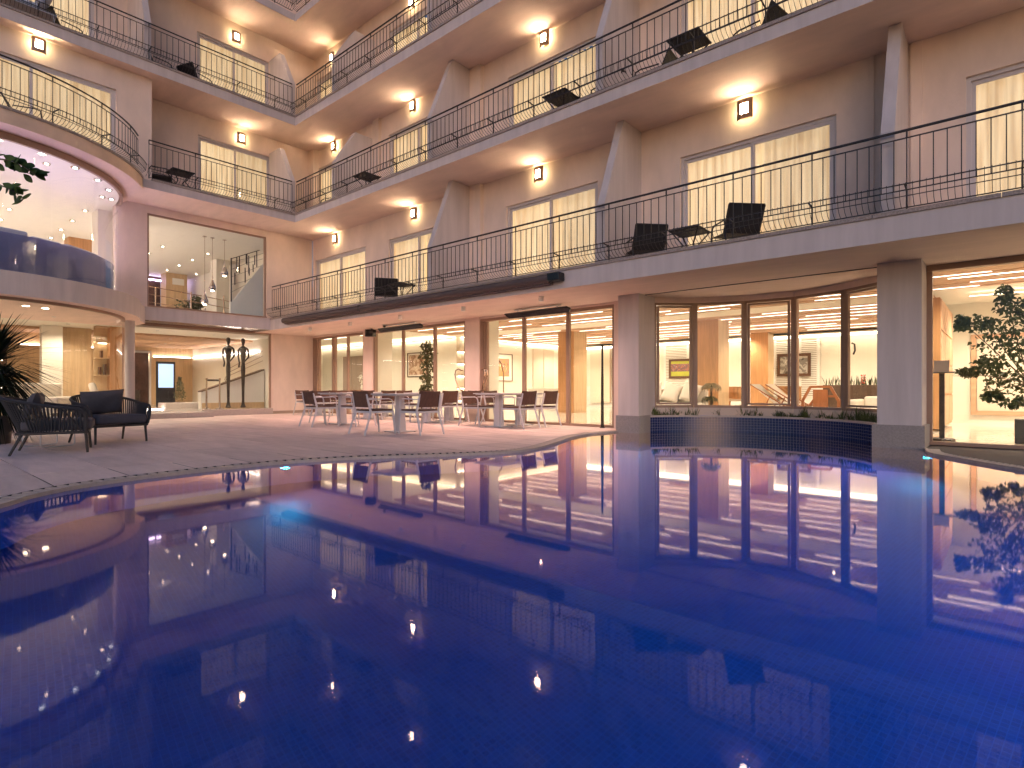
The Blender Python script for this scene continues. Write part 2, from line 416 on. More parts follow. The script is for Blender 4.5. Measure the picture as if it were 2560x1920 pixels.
# ------------------------------------------------------------------ the setting
pts, fs = region([(-120,-120),(140,-120),(140,120),(-120,120)], [DECKHOLE])
mb = MB(); mb.tris([(p[0],p[1],-0.012) for p in pts], fs)
tag(mb.build('ground', 'grout'), 'dark joint bed of the terrace and ground beyond', 'ground', kind='structure')

deck = thing('deck', 'beige stone paving of the terrace around the pool', 'deck'); deck['kind'] = 'structure'; del deck['category']; 
TX, TY, G = 1.25, 0.612, 0.0055
plain = MB().box(0, TX-2*G, 0, TY-2*G, -0.012, 0.0).mesh('paving_tile', 'deck_stone')
x0t = 6.30-8*TX; y0t = -7.42-3*TY
for i in range(15):
    for j in range(19):
        xa, ya = x0t+i*TX+G, y0t+j*TY+G; xb, yb = xa+TX-2*G, ya+TY-2*G
        if ya > 2.0 or xa > 17.6: continue
        yb = min(yb, 2.05)
        if xb < -2.7: continue
        cs = [(xa+(xb-xa)*u, ya+(yb-ya)*v) for u in (0,.25,.5,.75,1) for v in (0,.5,1)]
        ins = [inside(c, DECKHOLE) for c in cs]
        if all(ins): continue
        if math.hypot((xa+xb)/2+1.6, (ya+yb)/2+7.3) < 2.6: continue
        if not any(ins) and yb-ya > TY-3*G:
            inst('paving_tile', plain, (xa, ya, 0), 0, deck)
        else:
            loop = []
            for (p, q) in (((xa,ya),(xb,ya)),((xb,ya),(xb,yb)),((xb,yb),(xa,yb)),((xa,yb),(xa,ya))): loop.append(p)
            pts, fs = region(loop, [DECKHOLE])
            # region() keeps only what lies in the tile and outside the pool
            if not fs: continue
            MB().tris([(p[0],p[1],0.0) for p in pts], fs).build('paving_tile', 'deck_stone', deck)

# overflow channel with slotted grating round the pool
chan = thing('overflow_channel', 'slotted stone overflow grating along the pool edge', 'grating'); chan['kind'] = 'structure'; del chan['category']
bed = MB()
for pa, pb in ((edge_left, out_left), (edge_right, out_right)):
    for i in range(len(pa)-1):
        bed.quad((*pa[i],-0.06),(*pa[i+1],-0.06),(*pb[i+1],-0.06),(*pb[i],-0.06))
        bed.quad((*pa[i],-0.06),(*pa[i],0.0),(*pa[i+1],0.0),(*pa[i+1],-0.06))
        bed.quad((*pb[i],-0.06),(*pb[i+1],-0.06),(*pb[i+1],-0.001),(*pb[i],-0.001))
bed.build('channel_bed', 'slot_dark', chan)
def resample(path, step):
    out = [path[0]]; acc = 0
    for a, b in zip(path, path[1:]):
        L = math.hypot(b[0]-a[0], b[1]-a[1]); 
        if L == 0: continue
        d = step-acc
        while d <= L:
            out.append((a[0]+(b[0]-a[0])*d/L, a[1]+(b[1]-a[1])*d/L)); d += step
        acc = (acc+L) % step
    return out
lip = MB()
for pth, mx in ((edge_left, 200), (edge_right, 60)):
    pr = resample(pth, 0.092)
    seq = list(range(len(pr)-1))
    if pth is edge_right: seq = seq[::-1]
    cnt = 0
    for i in seq:
        a, b = pr[i], pr[i+1]
        if pth is edge_left and a[1] < -9.5: break
        if pth is edge_right and a[1] < -3.5: break
        dx, dy = b[0]-a[0], b[1]-a[1]; L = math.hypot(dx, dy); ang = math.atan2(dy, dx)
        n = (dy/L, -dx/L)
        o = MB().box(0.021, 0.071, -0.165, -0.028, -0.03, 0.0).build('grating_slat', 'grating', chan) if cnt == 0 and pth is edge_left else inst('grating_slat', slat_me, parent=chan)
        if cnt == 0 and pth is edge_left: slat_me = o.data
        o.location = (a[0], a[1], 0.0); o.rotation_euler = (0, 0, ang); cnt += 1
for pth in (edge_left, edge_right):
    po = offset_path(pth, 0.028); pth = offset_path(pth, -0.004)
    for i in range(len(pth)-1):
        lip.quad((*pth[i],0.002),(*pth[i+1],0.002),(*po[i+1],0.002),(*po[i],0.002))
        lip.quad((*pth[i],-0.034),(*pth[i+1],-0.034),(*pth[i+1],0.002),(*pth[i],0.002))
lip.build('edge_lip', 'grating', chan)

# pool basin, water
PD = -1.35
mb = MB(); n = len(POOL)
for i in range(n):
    a, b = POOL[i], POOL[(i+1) % n]
    mb.quad((*a,PD),(*b,PD),(*b,-0.012),(*a,-0.012))
pts, fs = region(POOL, []); mb.tris([(p[0],p[1],PD) for p in pts], fs)
tag(mb.build('pool_basin', 'pool_mosaic'), 'blue mosaic walls and floor of the pool', kind='structure')
mb = MB(); mb.tris([(p[0],p[1],-0.03) for p in pts], fs)
tag(mb.build('pool_water', 'water'), 'still blue water of the lit swimming pool', kind='structure')

def pool_light(x, y, nx, ny, label, power=55, z=-0.5, colr=(0.0, 0.50, 1.0)):
    a = math.atan2(ny, nx)
    t = thing('pool_light', label, 'pool light', (x, y, z), a, 'underwater pool lights')
    b = MB(); b.lathe([(0.08,-0.0),(0.08,0.02),(0.06,0.03)], n=20); o = b.build('rim', 'chrome', t, True); o.rotation_euler = (0, R(90), 0)
    b = MB(); b.lathe([(0.058,0.025),(0.05,0.034),(0.02,0.04)], n=20); o = b.build('lens', 'pool_lamp', t, True); o.rotation_euler = (0, R(90), 0)
    d = bpy.data.lights.new('pool_lamp', 'SPOT'); d.energy = power; d.color = colr; d.spot_size = R(165); d.spot_blend = 0.7; d.shadow_soft_size = 0.03
    l = bpy.data.objects.new('lamp', d); col.objects.link(l); l.parent = t; l.location = (0.08, 0, 0); l.rotation_euler = (R(90), 0, R(-90))
pool_light(10.42, 1.352, 0, -1, 'cyan underwater light on the left pool pillar', 290, -0.3)
pool_light(9.72, -5.32, 1, 0, 'green-blue underwater light in the wavy pool edge by the terrace', 25, -0.3)
pool_light(15.27, 0.60, -0.85, -0.5, 'cyan underwater light by the right pool pillar', 200, -0.3)
pool_light(19.2, -4.0, -0.9, -0.4, 'added unseen underwater light in the far right pool wall', 370)  # out of view from here on, added to light the pool floor
pool_light(19.9, -8.5, -1, 0, 'added unseen underwater light in the near right pool wall', 110)
pool_light(14.0, -12.1, 0.1, 1, 'added unseen underwater light in the near pool wall', 95)

# ------------------------------------------------------------------ the hotel
hotel = thing('hotel_building', 'cream four-storey hotel with iron balcony railings around the pool courtyard', 'building')
def two_mat(o, m2):
    o.data.materials.append(MATS[m2])
    for p in o.data.polygons:
        if abs(p.normal.z) > 0.5: p.material_index = 1
    return o
LC = (-1.6, -7.3)
F = {1: (2.69, 3.01, 3.06), 2: (5.80, 6.00, 6.05), 3: (8.68, 8.92, 8.97), 4: (11.79, 12.0, 12.05)}
RAILH = {1: 1.01, 2: 0.97, 3: 0.945, 4: 0.95}
XE = 21.0
# storey slabs
two_mat(MB().prism([(-1.55,0),(XE,0),(XE,2.2),(14.6,2.2),(14.5,2.36),(13.82,2.92),(12.95,3.18),(12.06,3.12),(11.2,2.72),(10.5,2.2),(-2.85,2.2),(-2.85,0.0)], F[1][0], F[1][1]).build('balcony_slab', 'fascia_paint', hotel), 'stucco_soffit')
two_mat(MB().prism([(XE,0),(XE,1.62),(-1.62,1.62),(-1.62,-3.95),(0,-3.95),(0,0)], F[2][0], F[2][1]).build('balcony_slab', 'fascia_paint', hotel), 'stucco_soffit')
bul = arc(LC, 3.7, -60, 64.4, 40)
two_mat(MB().prism([(-1.62,-3.952)] + [(-1.62,-12.0)] + bul, F[2][0]-0.06, F[2][1]).build('curved_balcony_slab', 'stained_fascia', hotel), 'stucco_soffit')
two_mat(MB().prism([(XE,0),(XE,1.62),(-1.62,1.62),(-1.62,-14),(0,-14),(0,0)], F[3][0], F[3][1]).build('balcony_slab', 'fascia_paint', hotel), 'stucco_soffit')
two_mat(MB().prism([(XE,0),(XE,1.62),(-1.62,1.62),(-1.62,-14),(0,-14),(0,0)], F[4][0], F[4][1]).build('balcony_slab', 'fascia_paint', hotel), 'stucco_soffit')
# dark strip painted in as the shadow of the soffit groove over the bay
MB().box(10.62, 14.5, 1.64, 1.66, F[1][0]-0.012, F[1][0]+0.01).build('soffit_groove_shadow', 'bronze_dark', hotel)
# stone edging on the slabs, one stone after another
st = MB().box(0, 1.244, -0.025, 0.26, 0, 0.05).mesh('edge_stone', 'edge_stone')
for fl, x0 in ((1, -1.55), (2, 0.0), (3, 0.0)):
    for k in range(int((XE-x0)/1.25)): inst('edge_stone', st, (x0+k*1.25, 0, F[fl][1]), 0, hotel)
for fl, y1 in ((2, -3.9), (3, -11.0)):
    k = 0
    while -1.25*(k+1) > y1-0.01:
        inst('edge_stone', st, (0, -1.25*(k+1), F[fl][1]), R(90), hotel); k += 1
cb = offset_path(bul, -0.0)
m_ = MB()
for i in range(len(bul)-1):
    a, b = bul[i], bul[i+1]
    def rr_(p, r): 
        v = Vector((p[0]-LC[0], p[1]-LC[1])).normalized()*r; return (LC[0]+v.x, LC[1]+v.y)
    m_.prism([rr_(a,3.45), rr_(a,3.725), rr_(b,3.725), rr_(b,3.45)], F[2][1], F[2][2])
m_.build('curved_edging', 'edge_stone', hotel)

# walls with openings
def wall_boxes(mb, a0, a1, z0, z1, ops, d0, d1, axis):
    """a = along the wall, d = across it; ops = (a0, a1, z0, z1)"""
    def bx(p, q, u, v):
        if q-p < 1e-3 or v-u < 1e-3: return
        if axis == 'x': mb.box(p, q, d0, d1, u, v)
        else: mb.box(d0, d1, p, q, u, v)
    cur = a0
    for (p, q, u, v) in sorted(ops):
        bx(cur, p, z0, z1); bx(p, q, z0, u); bx(p, q, v, z1); cur = q
    bx(cur, a1, z0, z1)
WX = {1: [(-1.34,1.52),(2.65,5.18),(7.16,9.67),(11.45,14.0),(15.57,18.1)], 2: [(-1.30,1.52),(2.65,5.18),(7.2,9.7),(11.45,14.0),(15.57,18.1)], 3: [(-1.30,1.50),(2.65,5.1),(7.2,9.7),(11.45,14.0)]}
WTOP = {1: 5.10, 2: 8.10, 3: 11.05}
for fl in (1, 2, 3):
    mb = MB(); wall_boxes(mb, -1.5, XE, F[fl][2], F[fl+1][0], [(a, b, F[fl][2]+0.02, WTOP[fl]) for a, b in WX[fl]], 1.42, 1.62, 'x')
    mb.build('wall', 'stucco', hotel)
mb = MB(); wall_boxes(mb, -3.66, 1.42, F[2][2], F[3][0], [(-2.18,-0.05,F[2][2]+0.02,8.10)], -1.62, -1.42, 'y'); mb.build('wall', 'stucco', hotel)
mb = MB(); wall_boxes(mb, -12, -3.66, F[2][2], F[3][0], [(-7.6,-4.42,F[2][2]+0.02,8.12)], -0.55, -0.35, 'y'); mb.box(-1.62,-0.552,-3.86,-3.66,F[2][2],F[3][0]); mb.build('wall', 'stucco', hotel)
mb = MB(); wall_boxes(mb, -14, 1.42, F[3][2], F[4][0], [(-2.2,-0.1,F[3][2]+0.02,11.05),(-7.4,-4.62,F[3][2]+0.02,11.05)], -1.62, -1.42, 'y'); mb.build('wall', 'stucco', hotel)
# first floor wall of the left wing with the big lounge window, beam below it
mb = MB(); wall_boxes(mb, -4.15, 1.42, F[1][2]+0.001, F[2][0], [(-3.42,-0.14,3.10,5.60)], -1.75, -1.52, 'y'); mb.build('wall', 'stucco', hotel)
two_mat(MB().box(-2.85, -1.55, -3.5, -0.001, 2.70, 3.06).build('entrance_beam', 'fascia_paint', hotel), 'mirror_soffit')
mb = MB(); wall_boxes(mb, 0.55, 2.14, 0.0, 2.69, [], -2.85, -2.65, 'y'); mb.build('wall', 'stucco', hotel)
MB().box(-2.652, -2.635, 0.56, 2.05, 0.0, 0.09).build('skirting', 'skirting', hotel)

# partition walls between the balconies
def partition(xr, fl, ztop=None, t=0.15):
    z0 = F[fl][2]; zt = ztop or F[fl+1][0]
    MB().xprism([(1.42,z0),(0.09,z0),(0.09,z0+1.05),(0.75,zt),(1.42,zt)], xr-t, xr).build('partition_wall', 'fascia_paint', hotel)
for x in (6.05, 10.66, 14.92): partition(x, 1)
for x, zt in ((2.0, 8.15), (6.05, None), (10.62, None), (14.9, None)): partition(x, 2, zt)
for x, zt in ((2.0, 11.05), (6.05, None), (10.6, None)): partition(x, 3, zt)
for y, fl, zt in ((0.05, 2, 8.2), (0.05, 3, 11.1), (-3.75, 3, None)):
    z0 = F[fl][2]; zt = zt or F[fl+1][0]
    MB().yprism([(-1.42,z0),(-0.09,z0),(-0.09,z0+1.0),(-0.76,zt),(-1.42,zt)], y-0.15, y).build('partition_wall', 'fascia_paint', hotel)
for (a, b, fl, p) in ((6.055,6.42,1,0.12),(6.055,6.42,2,0.12),(2.005,2.3,2,0.1),(14.95,15.09,1,0.03),(14.45,14.5,1,0.03)):
    MB().box(a, b, 1.42-p, 1.4195, F[fl][2], F[fl+1][0]-0.001).build('pilaster', 'stucco', hotel)
MB().box(-1.419, -1.12, 1.22, 1.419, F[2][2], F[3][0]-0.001).build('pilaster', 'stucco', hotel)

# balcony windows: frame mesh > panes, curtains
def curtain_mesh(w, h, seed):
    rnd = random.Random(seed); n = int(w/0.022); m = MB(); ph = rnd.random()*6; pr = []
    for i in range(n+1):
        x = w*i/n; ph += 0.55+0.5*rnd.random(); pr.append((x, 0.028*math.sin(ph)+0.012*math.sin(x*9+seed)))
    m.band(pr, 0, h); return m
def balcony_window(loc, rz, w, h, seed):
    f = MB(); fr = 0.055
    f.box(0,w,0.02,0.1,h-fr,h); f.box(0,fr,0.02,0.1,0,h-fr); f.box(w-fr,w,0.02,0.1,0,h-fr); f.box(fr,w-fr,0.02,0.1,0,0.04)
    for (a, b, y0) in ((fr, w/2+0.03, 0.058), (w/2-0.03, w-fr, 0.03)):
        s = 0.05
        f.box(a,a+s,y0,y0+0.026,0.04,h-fr); f.box(b-s,b,y0,y0+0.026,0.04,h-fr)
        f.box(a+s,b-s,y0,y0+0.026,0.04,0.10); f.box(a+s,b-s,y0,y0+0.026,h-fr-0.055,h-fr)
    o = f.build('balcony_window', 'white_frame', hotel, loc=loc, rot=(0,0,rz))
    for (a, b, y0) in ((fr+0.05, w/2-0.02, 0.07), (w/2+0.02, w-fr-0.05, 0.042)):
        MB().quad((a,y0,0.1),(b,y0,0.1),(b,y0,h-fr-0.055),(a,y0,h-fr-0.055)).build('pane', 'glass', o)
    for i, (a, b) in enumerate(((-0.38, w/2+0.03), (w/2-0.28, w+0.15))):
        curtain_mesh(b-a, h+0.1, seed*2+i).build('curtain', 'curtain', o, loc=(a, 0.22+0.09*i, -0.03), smooth=True)
    return o
sd = 1
for fl in (1, 2, 3):
    for a, b in WX[fl]:
        balcony_window((a, 1.42+0.03, F[fl][2]+0.02), 0, b-a, WTOP[fl]-F[fl][2]-0.02, sd); sd += 1
for (x, a, b, z0, z1) in ((-1.42,-2.18,-0.05,F[2][2],8.10),(-0.35,-7.6,-4.42,F[2][2],8.12),(-1.42,-2.2,-0.1,F[3][2],11.05),(-1.42,-7.4,-4.62,F[3][2],11.05)):
    balcony_window((x-0.03, a, z0+0.02), R(90), b-a, z1-z0-0.02, sd); sd += 1

# railings: rails > balusters, basket bars
bal_me = {}
def railing(path, fl, side, individual, open_posts=True):
    z0 = F[fl][2]; H = RAILH[fl]; P = resample(path, 0.1335)
    if len(P) < 3: return
    def off(i, d):
        a = P[max(0,i-1)]; b = P[min(len(P)-1,i+1)]; dx, dy = b[0]-a[0], b[1]-a[1]; L = math.hypot(dx,dy)
        return (P[i][0]+side*dy/L*d, P[i][1]-side*dx/L*d)
    r = MB()
    r.tube([(*p, z0+H-0.018) for p in P], 0.018, 6)
    r.tube([(*p, z0+H-0.115) for p in P], 0.010, 4)
    r.tube([(*p, z0+0.25) for p in P], 0.009, 4)
    r.tube([(*p, z0+0.03) for p in P], 0.009, 4)
    outp = [off(i, 0.19) for i in range(len(P))]
    r.tube([(*p, z0+0.27) for p in outp], 0.009, 4)
    mid = [off(i, 0.165) for i in range(len(P))]
    r.tube([(*p, z0+0.13) for p in mid], 0.0065, 4)
    for i in range(4, len(P), 8):
        p, q = P[i], outp[i]
        r.tube([(*p, z0+H-0.115), (*p, z0+H-0.02)], 0.013, 4)
        r.tube([(*p, z0), (*p, z0+0.25)], 0.013, 4); r.tube([(*p, z0+0.25), (*q, z0+0.27)], 0.012, 4)
    o = r.build('balcony_railing', 'iron', hotel)
    if individual:
        key = round(H, 3)
        if key not in bal_me: bal_me[key] = MB().box(-0.0055,0.0055,-0.0055,0.0055,0.25,H-0.115).mesh('baluster', 'iron')
        for p in P: inst('baluster', bal_me[key], (p[0], p[1], z0), 0, o)
    else:
        b = MB()
        for p in P: b.box(p[0]-0.0055,p[0]+0.0055,p[1]-0.0055,p[1]+0.0055,z0+0.25,z0+H-0.115)
        tag(b.build('balusters', 'iron', o), kind='stuff')
    b = MB(); P = resample(path, 0.0668)
    for i in range(len(P)):
        p, q, s2, s3 = P[i], off(i, 0.19), off(i, 0.165), off(i, 0.10)
        b.tube([(*q, z0+0.29), (*s2, z0+0.13), (*s3, z0+0.07), (*p, z0+0.03)], 0.0042, 4, False)
    tag(b.build('flower_basket_bars', 'iron', o), kind='stuff')
railing([(-1.5,0.03),(XE-0.2,0.03)], 1, 1, True)
railing([(0.03,0.03),(XE-0.2,0.03)], 2, 1, True)
railing([(0.03,0.03),(XE-6,0.03)], 3, 1, False)
railing([(0.03,0.03),(6,0.03)], 4, 1, False)
def dense(path, n=60):
    out = []
    for a, b in zip(path, path[1:]): out += [(a[0]+(b[0]-a[0])*i/4, a[1]+(b[1]-a[1])*i/4) for i in range(4)]
    return out+[path[-1]]
railing([(-0.03,-0.08),(-0.03,-3.92)], 2, -1, True)
railing(list(reversed(arc(LC, 3.62, -25, 63.0, 60))), 2, -1, False)
railing([(-0.03,-0.08),(-0.03,-12.0)], 3, -1, False)
railing([(-0.03,-0.08),(-0.03,-4.0)], 4, -1, False)

# ground floor: pillars, doors, bay, right window
for a, b in ((0.51,1.03),(5.16,5.69),(9.69,10.16)):
    MB().box(a, b, 2.02, 2.2, 0.0, 2.689).build('pillar', 'stucco', hotel)
MB().box(-2.65, 10.16, 2.05, 2.2, 2.64, 2.688).build('door_header', 'stucco', hotel)
for a, b, u0, u1 in ((10.16,10.61,10.13,10.65),(14.54,15.08,14.48,15.12)):
    MB().box(a, b, 1.40, 2.1, 0.31, 2.689).build('pillar', 'fascia_paint', hotel)
    MB().box(u0, u1, 1.355, 2.11, PD, 0.31).build('pillar_base', 'base_stone', hotel)
def glass_doors(x0, x1, muls, handle, dark=False):
    f = MB(); y0, y1 = 2.05, 2.17; H = 2.64
    f.box(x0,x1,y0,y1,H-0.07,H); f.box(x0,x1,y0,y1,0.0,0.055)
    f.box(x0,x0+0.06,y0,y1,0.055,H-0.07); f.box(x1-0.06,x1,y0,y1,0.055,H-0.07)
    if dark:
        for k in range(3): f.box(x0+0.075+0.055*k,x0+0.11+0.055*k,y0+0.02*k,y1-0.01,0.055,H-0.07)
    for m in muls: f.box(m-0.045,m+0.045,y0+0.02,y1-0.03,0.055,H-0.07)
    o = f.build('glass_doors', 'bronze_frame', hotel)
    xs = [x0+0.06]+[m for m in muls]+[x1-0.06]
    for a, b in zip(xs, xs[1:]):
        a2 = a+(0.045 if a in muls else 0); b2 = b-(0.045 if b in muls else 0)
        MB().quad((a2,2.1,0.055),(b2,2.1,0.055),(b2,2.1,H-0.07),(a2,2.1,H-0.07)).build('pane', 'glass', o)
    for (hx, sgn) in handle:
        pts = [(hx,2.0,1.33),(hx+sgn*0.05,1.97,1.36),(hx+sgn*0.14,1.95,1.33),(hx+sgn*0.17,1.95,1.22),(hx+sgn*0.13,1.95,1.05),(hx+sgn*0.05,1.97,0.86),(hx,2.0,0.80)]
        MB().tube([(hx,2.06,1.33)]+pts+[(hx,2.06,0.80)], 0.018, 8).build('handle', 'brass_steel', o, True)
    return o
glass_doors(-2.60, 0.51, [-2.24,-1.36,-1.22,-0.45], [(-2.2,1)], True)
glass_doors(1.03, 5.16, [2.46,3.88], [(5.02,-1)])
glass_doors(5.69, 9.69, [7.14,8.45], [(5.88,1),(5.80,1)], True)
# right-hand shop window
f = MB(); f.box(15.08,XE,2.03,2.16,2.60,2.688); f.box(15.08,15.15,2.05,2.15,0.05,2.60); f.box(17.6,17.67,2.05,2.15,0.05,2.6); f.box(15.12,XE,2.0,2.16,0.0,0.05)
o = f.build('picture_window', 'bronze_frame', hotel)
for a, b in ((15.15,17.6),(17.67,XE)): MB().quad((a,2.1,0.05),(b,2.1,0.05),(b,2.1,2.6),(a,2.1,2.6)).build('pane', 'glass', o)
# bay of five windows above the planter
V = [(10.60,2.06),(11.21,2.64),(12.06,3.02),(12.95,3.10),(13.83,2.84),(14.52,2.32)]
mb = MB(); 
for a, b in zip(V, V[1:]):
    d = Vector((b[0]-a[0], b[1]-a[1])).normalized(); nn = (-d.y*0.12, d.x*0.12)
    mb.prism([a, b, (b[0]+nn[0], b[1]+nn[1]), (a[0]+nn[0], a[1]+nn[1])], -0.2, 0.455)
mb.build('bay_wall', 'plaster_pink', hotel)
mb = MB()
for a, b in zip(V, V[1:]):
    d = Vector((b[0]-a[0], b[1]-a[1])).normalized(); nn = (-d.y*0.12, d.x*0.12)
    mb.prism([a, b, (b[0]+nn[0], b[1]+nn[1]), (a[0]+nn[0], a[1]+nn[1])], 2.58, 2.90)
mb.build('bay_header', 'stucco_soffit', hotel)
for k, (a, b) in enumerate(zip(V, V[1:])):
    w = math.hypot(b[0]-a[0], b[1]-a[1]); rz = math.atan2(b[1]-a[1], b[0]-a[0]); z0, z1 = 0.455, 2.58
    f = MB(); m = 0.05
    f.box(0.0,w,0.0,0.09,0,0.05); f.box(0,w,0,0.09,z1-z0-0.05,z1-z0); f.box(0,m,0,0.09,0.05,z1-z0-0.05); f.box(w-m,w,0,0.09,0.05,z1-z0-0.05)
    if k in (0, 2, 4):
        e = m+0.015
        f.box(e,w-e,-0.012,0.04,0.065,0.10); f.box(e,w-e,-0.012,0.04,z1-z0-0.10,z1-z0-0.065); f.box(e,e+0.04,-0.012,0.04,0.10,z1-z0-0.10); f.box(w-e-0.04,w-e,-0.012,0.04,0.10,z1-z0-0.10)
    o = f.build('bay_window', 'bronze_frame', hotel, loc=(a[0], a[1], z0), rot=(0,0,rz))
    MB().quad((m,0.045,0.05),(w-m,0.045,0.05),(w-m,0.045,z1-z0-0.05),(m,0.045,z1-z0-0.05)).build('pane', 'glass', o)
    if k == 4:
        MB().tube([(0.085,0.09,1.18),(0.09,0.14,1.16),(0.10,0.14,1.05),(0.085,0.12,0.98)], 0.016, 6).build('handle', 'bronze_dark', o, True)
# planter with mosaic front
pl_in = arc(BAYC, BAYR+0.10, 27, 153, 28)
planter = thing('pool_planter', 'curved mosaic planter with low green plants below the bay windows', 'planter')
mb = MB()
for i in range(28):
    a, b, c, d = bay_arc[i], bay_arc[i+1], pl_in[i+1], pl_in[i]
    mb.prism([a, d, c, b], 0.27, 0.305)
mb.build('ledge', 'plinth_stone', planter)
mb = MB(); mb.band(list(reversed(bay_arc)), -0.35, 0.27); mb.build('grout_wall', 'mosaic_grout', planter)
soil = MB(); pth = bay_arc[2:-2]
k0 = [(p[0], p[1]) for p in arc(BAYC, BAYR+0.08, 24, 156, 28)]
soil.prism(list(k0) + [(V[0][0],V[0][1]),(V[1][0],V[1][1]),(V[2][0],V[2][1]),(V[3][0],V[3][1]),(V[4][0],V[4][1]),(V[5][0],V[5][1])], 0.0, 0.26)
soil.build('soil', 'soil', planter)
mos = MB(); na = 84; rows = 12
for i in range(na):
    a0 = R(27+126*(i+0.06)/na); a1 = R(27+126*(i+0.94)/na)
    r0, r1 = BAYR-0.004, BAYR+0.002
    pa = [(BAYC[0]+r*math.cos(t), BAYC[1]+r*math.sin(t)) for r, t in ((r0,a0),(r0,a1))]
    for j in range(rows):
        z0 = -0.34+0.0508*j+0.0025; z1 = z0+0.0455
        mos.quad((*pa[1],z0),(*pa[0],z0),(*pa[0],z1),(*pa[1],z1))
tag(mos.build('mosaic_tiles', 'mosaic_piece', planter), kind='stuff')
lf = MB(); rnd = random.Random(5)
for c in range(95):
    a = R(30+120*rnd.random()); rr0 = BAYR+0.1+0.12*rnd.random()
    x, y = BAYC[0]+rr0*math.cos(a), BAYC[1]+rr0*math.sin(a); hgt = 0.07+0.16*rnd.random()**1.5
    for q in range(26):
        an = rnd.random()*6.28; ln = hgt*(0.6+0.8*rnd.random()); sp = 0.03+0.12*rnd.random()
        b = Vector((x+0.04*rnd.uniform(-1,1), y+0.04*rnd.uniform(-1,1), 0.25)); t = b+Vector((math.cos(an)*sp, math.sin(an)*sp, ln))
        s = Vector((-math.sin(an), math.cos(an), 0))*0.006; mid = (b+t)/2+Vector((0,0,0.015))
        lf.tris([b-s*0.6, b+s*0.6, mid+s*1.3, mid-s*1.3, t], [(0,1,2,3),(3,2,4)])
tag(lf.build('planter_greenery', 'leaf_grass', planter), kind='stuff')

# curved lounge of the left wing
def ring(name, m, r0, r1, z0, z1, a0=-60, a1=64, n=40, extra=None, m2=None):
    p = arc(LC, r1, a0, a1, n) + list(reversed(arc(LC, r0, a0, a1, n)))
    o = MB().prism(p, z0, z1).build(name, m, hotel)
    if m2: two_mat(o, m2)
    return o
band = [(-1.56,-3.46)]+[(-2.8,-3.46),(-2.8,-12)]+arc(LC, 3.6, -60, 78, 44)
two_mat(MB().prism(band, 2.60, 3.045).build('curved_floor_band', 'fascia_paint', hotel), 'stucco_soffit')
ring('glass_head', 'bronze_frame', 3.17, 3.24, 5.60, 5.742, -60, 88)
ring('glass_head', 'bronze_frame', 3.20, 3.28, 2.54, 2.605, -60, 80)
ring('glass_sill', 'plinth_stone', 3.1, 3.4, 0.0, 0.10, -60, 80)
for (r, z0, z1, cuts) in ((3.2, 3.05, 5.6, (-60,-30,-4,25,62,88)), (3.25, 0.1, 2.54, (-60,-30,-4,24.5,58,79))):
    for a0, a1 in zip(cuts, cuts[1:]):
        o = MB().band(arc(LC, r, a0+0.12, a1-0.12, 18), z0, z1).build('curved_pane', 'glass', hotel, True)
# column at the end of the curved glass, jamb wall beside the lounge window
MB().cyl((-1.18,-3.92,0.0), (-1.18,-3.92,2.6), 0.115, 20).build('round_column', 'fascia_paint', hotel, True)
# lounge window of the first floor
f = MB(); f.box(-1.62,-1.56,-3.42,-0.14,5.55,5.60); f.box(-1.62,-1.56,-3.42,-3.37,3.10,5.55); f.box(-1.62,-1.56,-0.19,-0.14,3.10,5.55); f.box(-1.64,-1.50,-3.42,-0.14,3.062,3.10)
o = f.build('lounge_window', 'bronze_frame', hotel)
for a, b in ((-3.37,-1.803),(-1.795,-0.19)): MB().quad((-1.59,a,3.1),(-1.59,b,3.1),(-1.59,b,5.55),(-1.59,a,5.55)).build('pane', 'glass', o)
# entrance glazing
f = MB(); f.box(-2.70,-2.63,-3.6,0.55,2.655,2.70); f.box(-2.70,-2.64,0.50,0.55,0.2,2.655)
o = f.build('entrance_glazing', 'bronze_frame', hotel)
for a, b in ((-3.6,-1.506),(-1.494,0.50)): MB().quad((-2.66,a,0.19),(-2.66,b,0.19),(-2.66,b,2.655),(-2.66,a,2.655)).build('pane', 'glass', o)
for a, b in ((-3.7,-2.35),(-2.345,-1.62)): MB().box(-2.72,-1.75,a,b,0.0,0.15).build('entrance_step', 'plinth_stone', hotel, bevel=0.006)
MB().box(-2.72,-2.50,-1.615,0.55,0.0,0.185).build('entrance_step', 'plinth_stone', hotel, bevel=0.006)

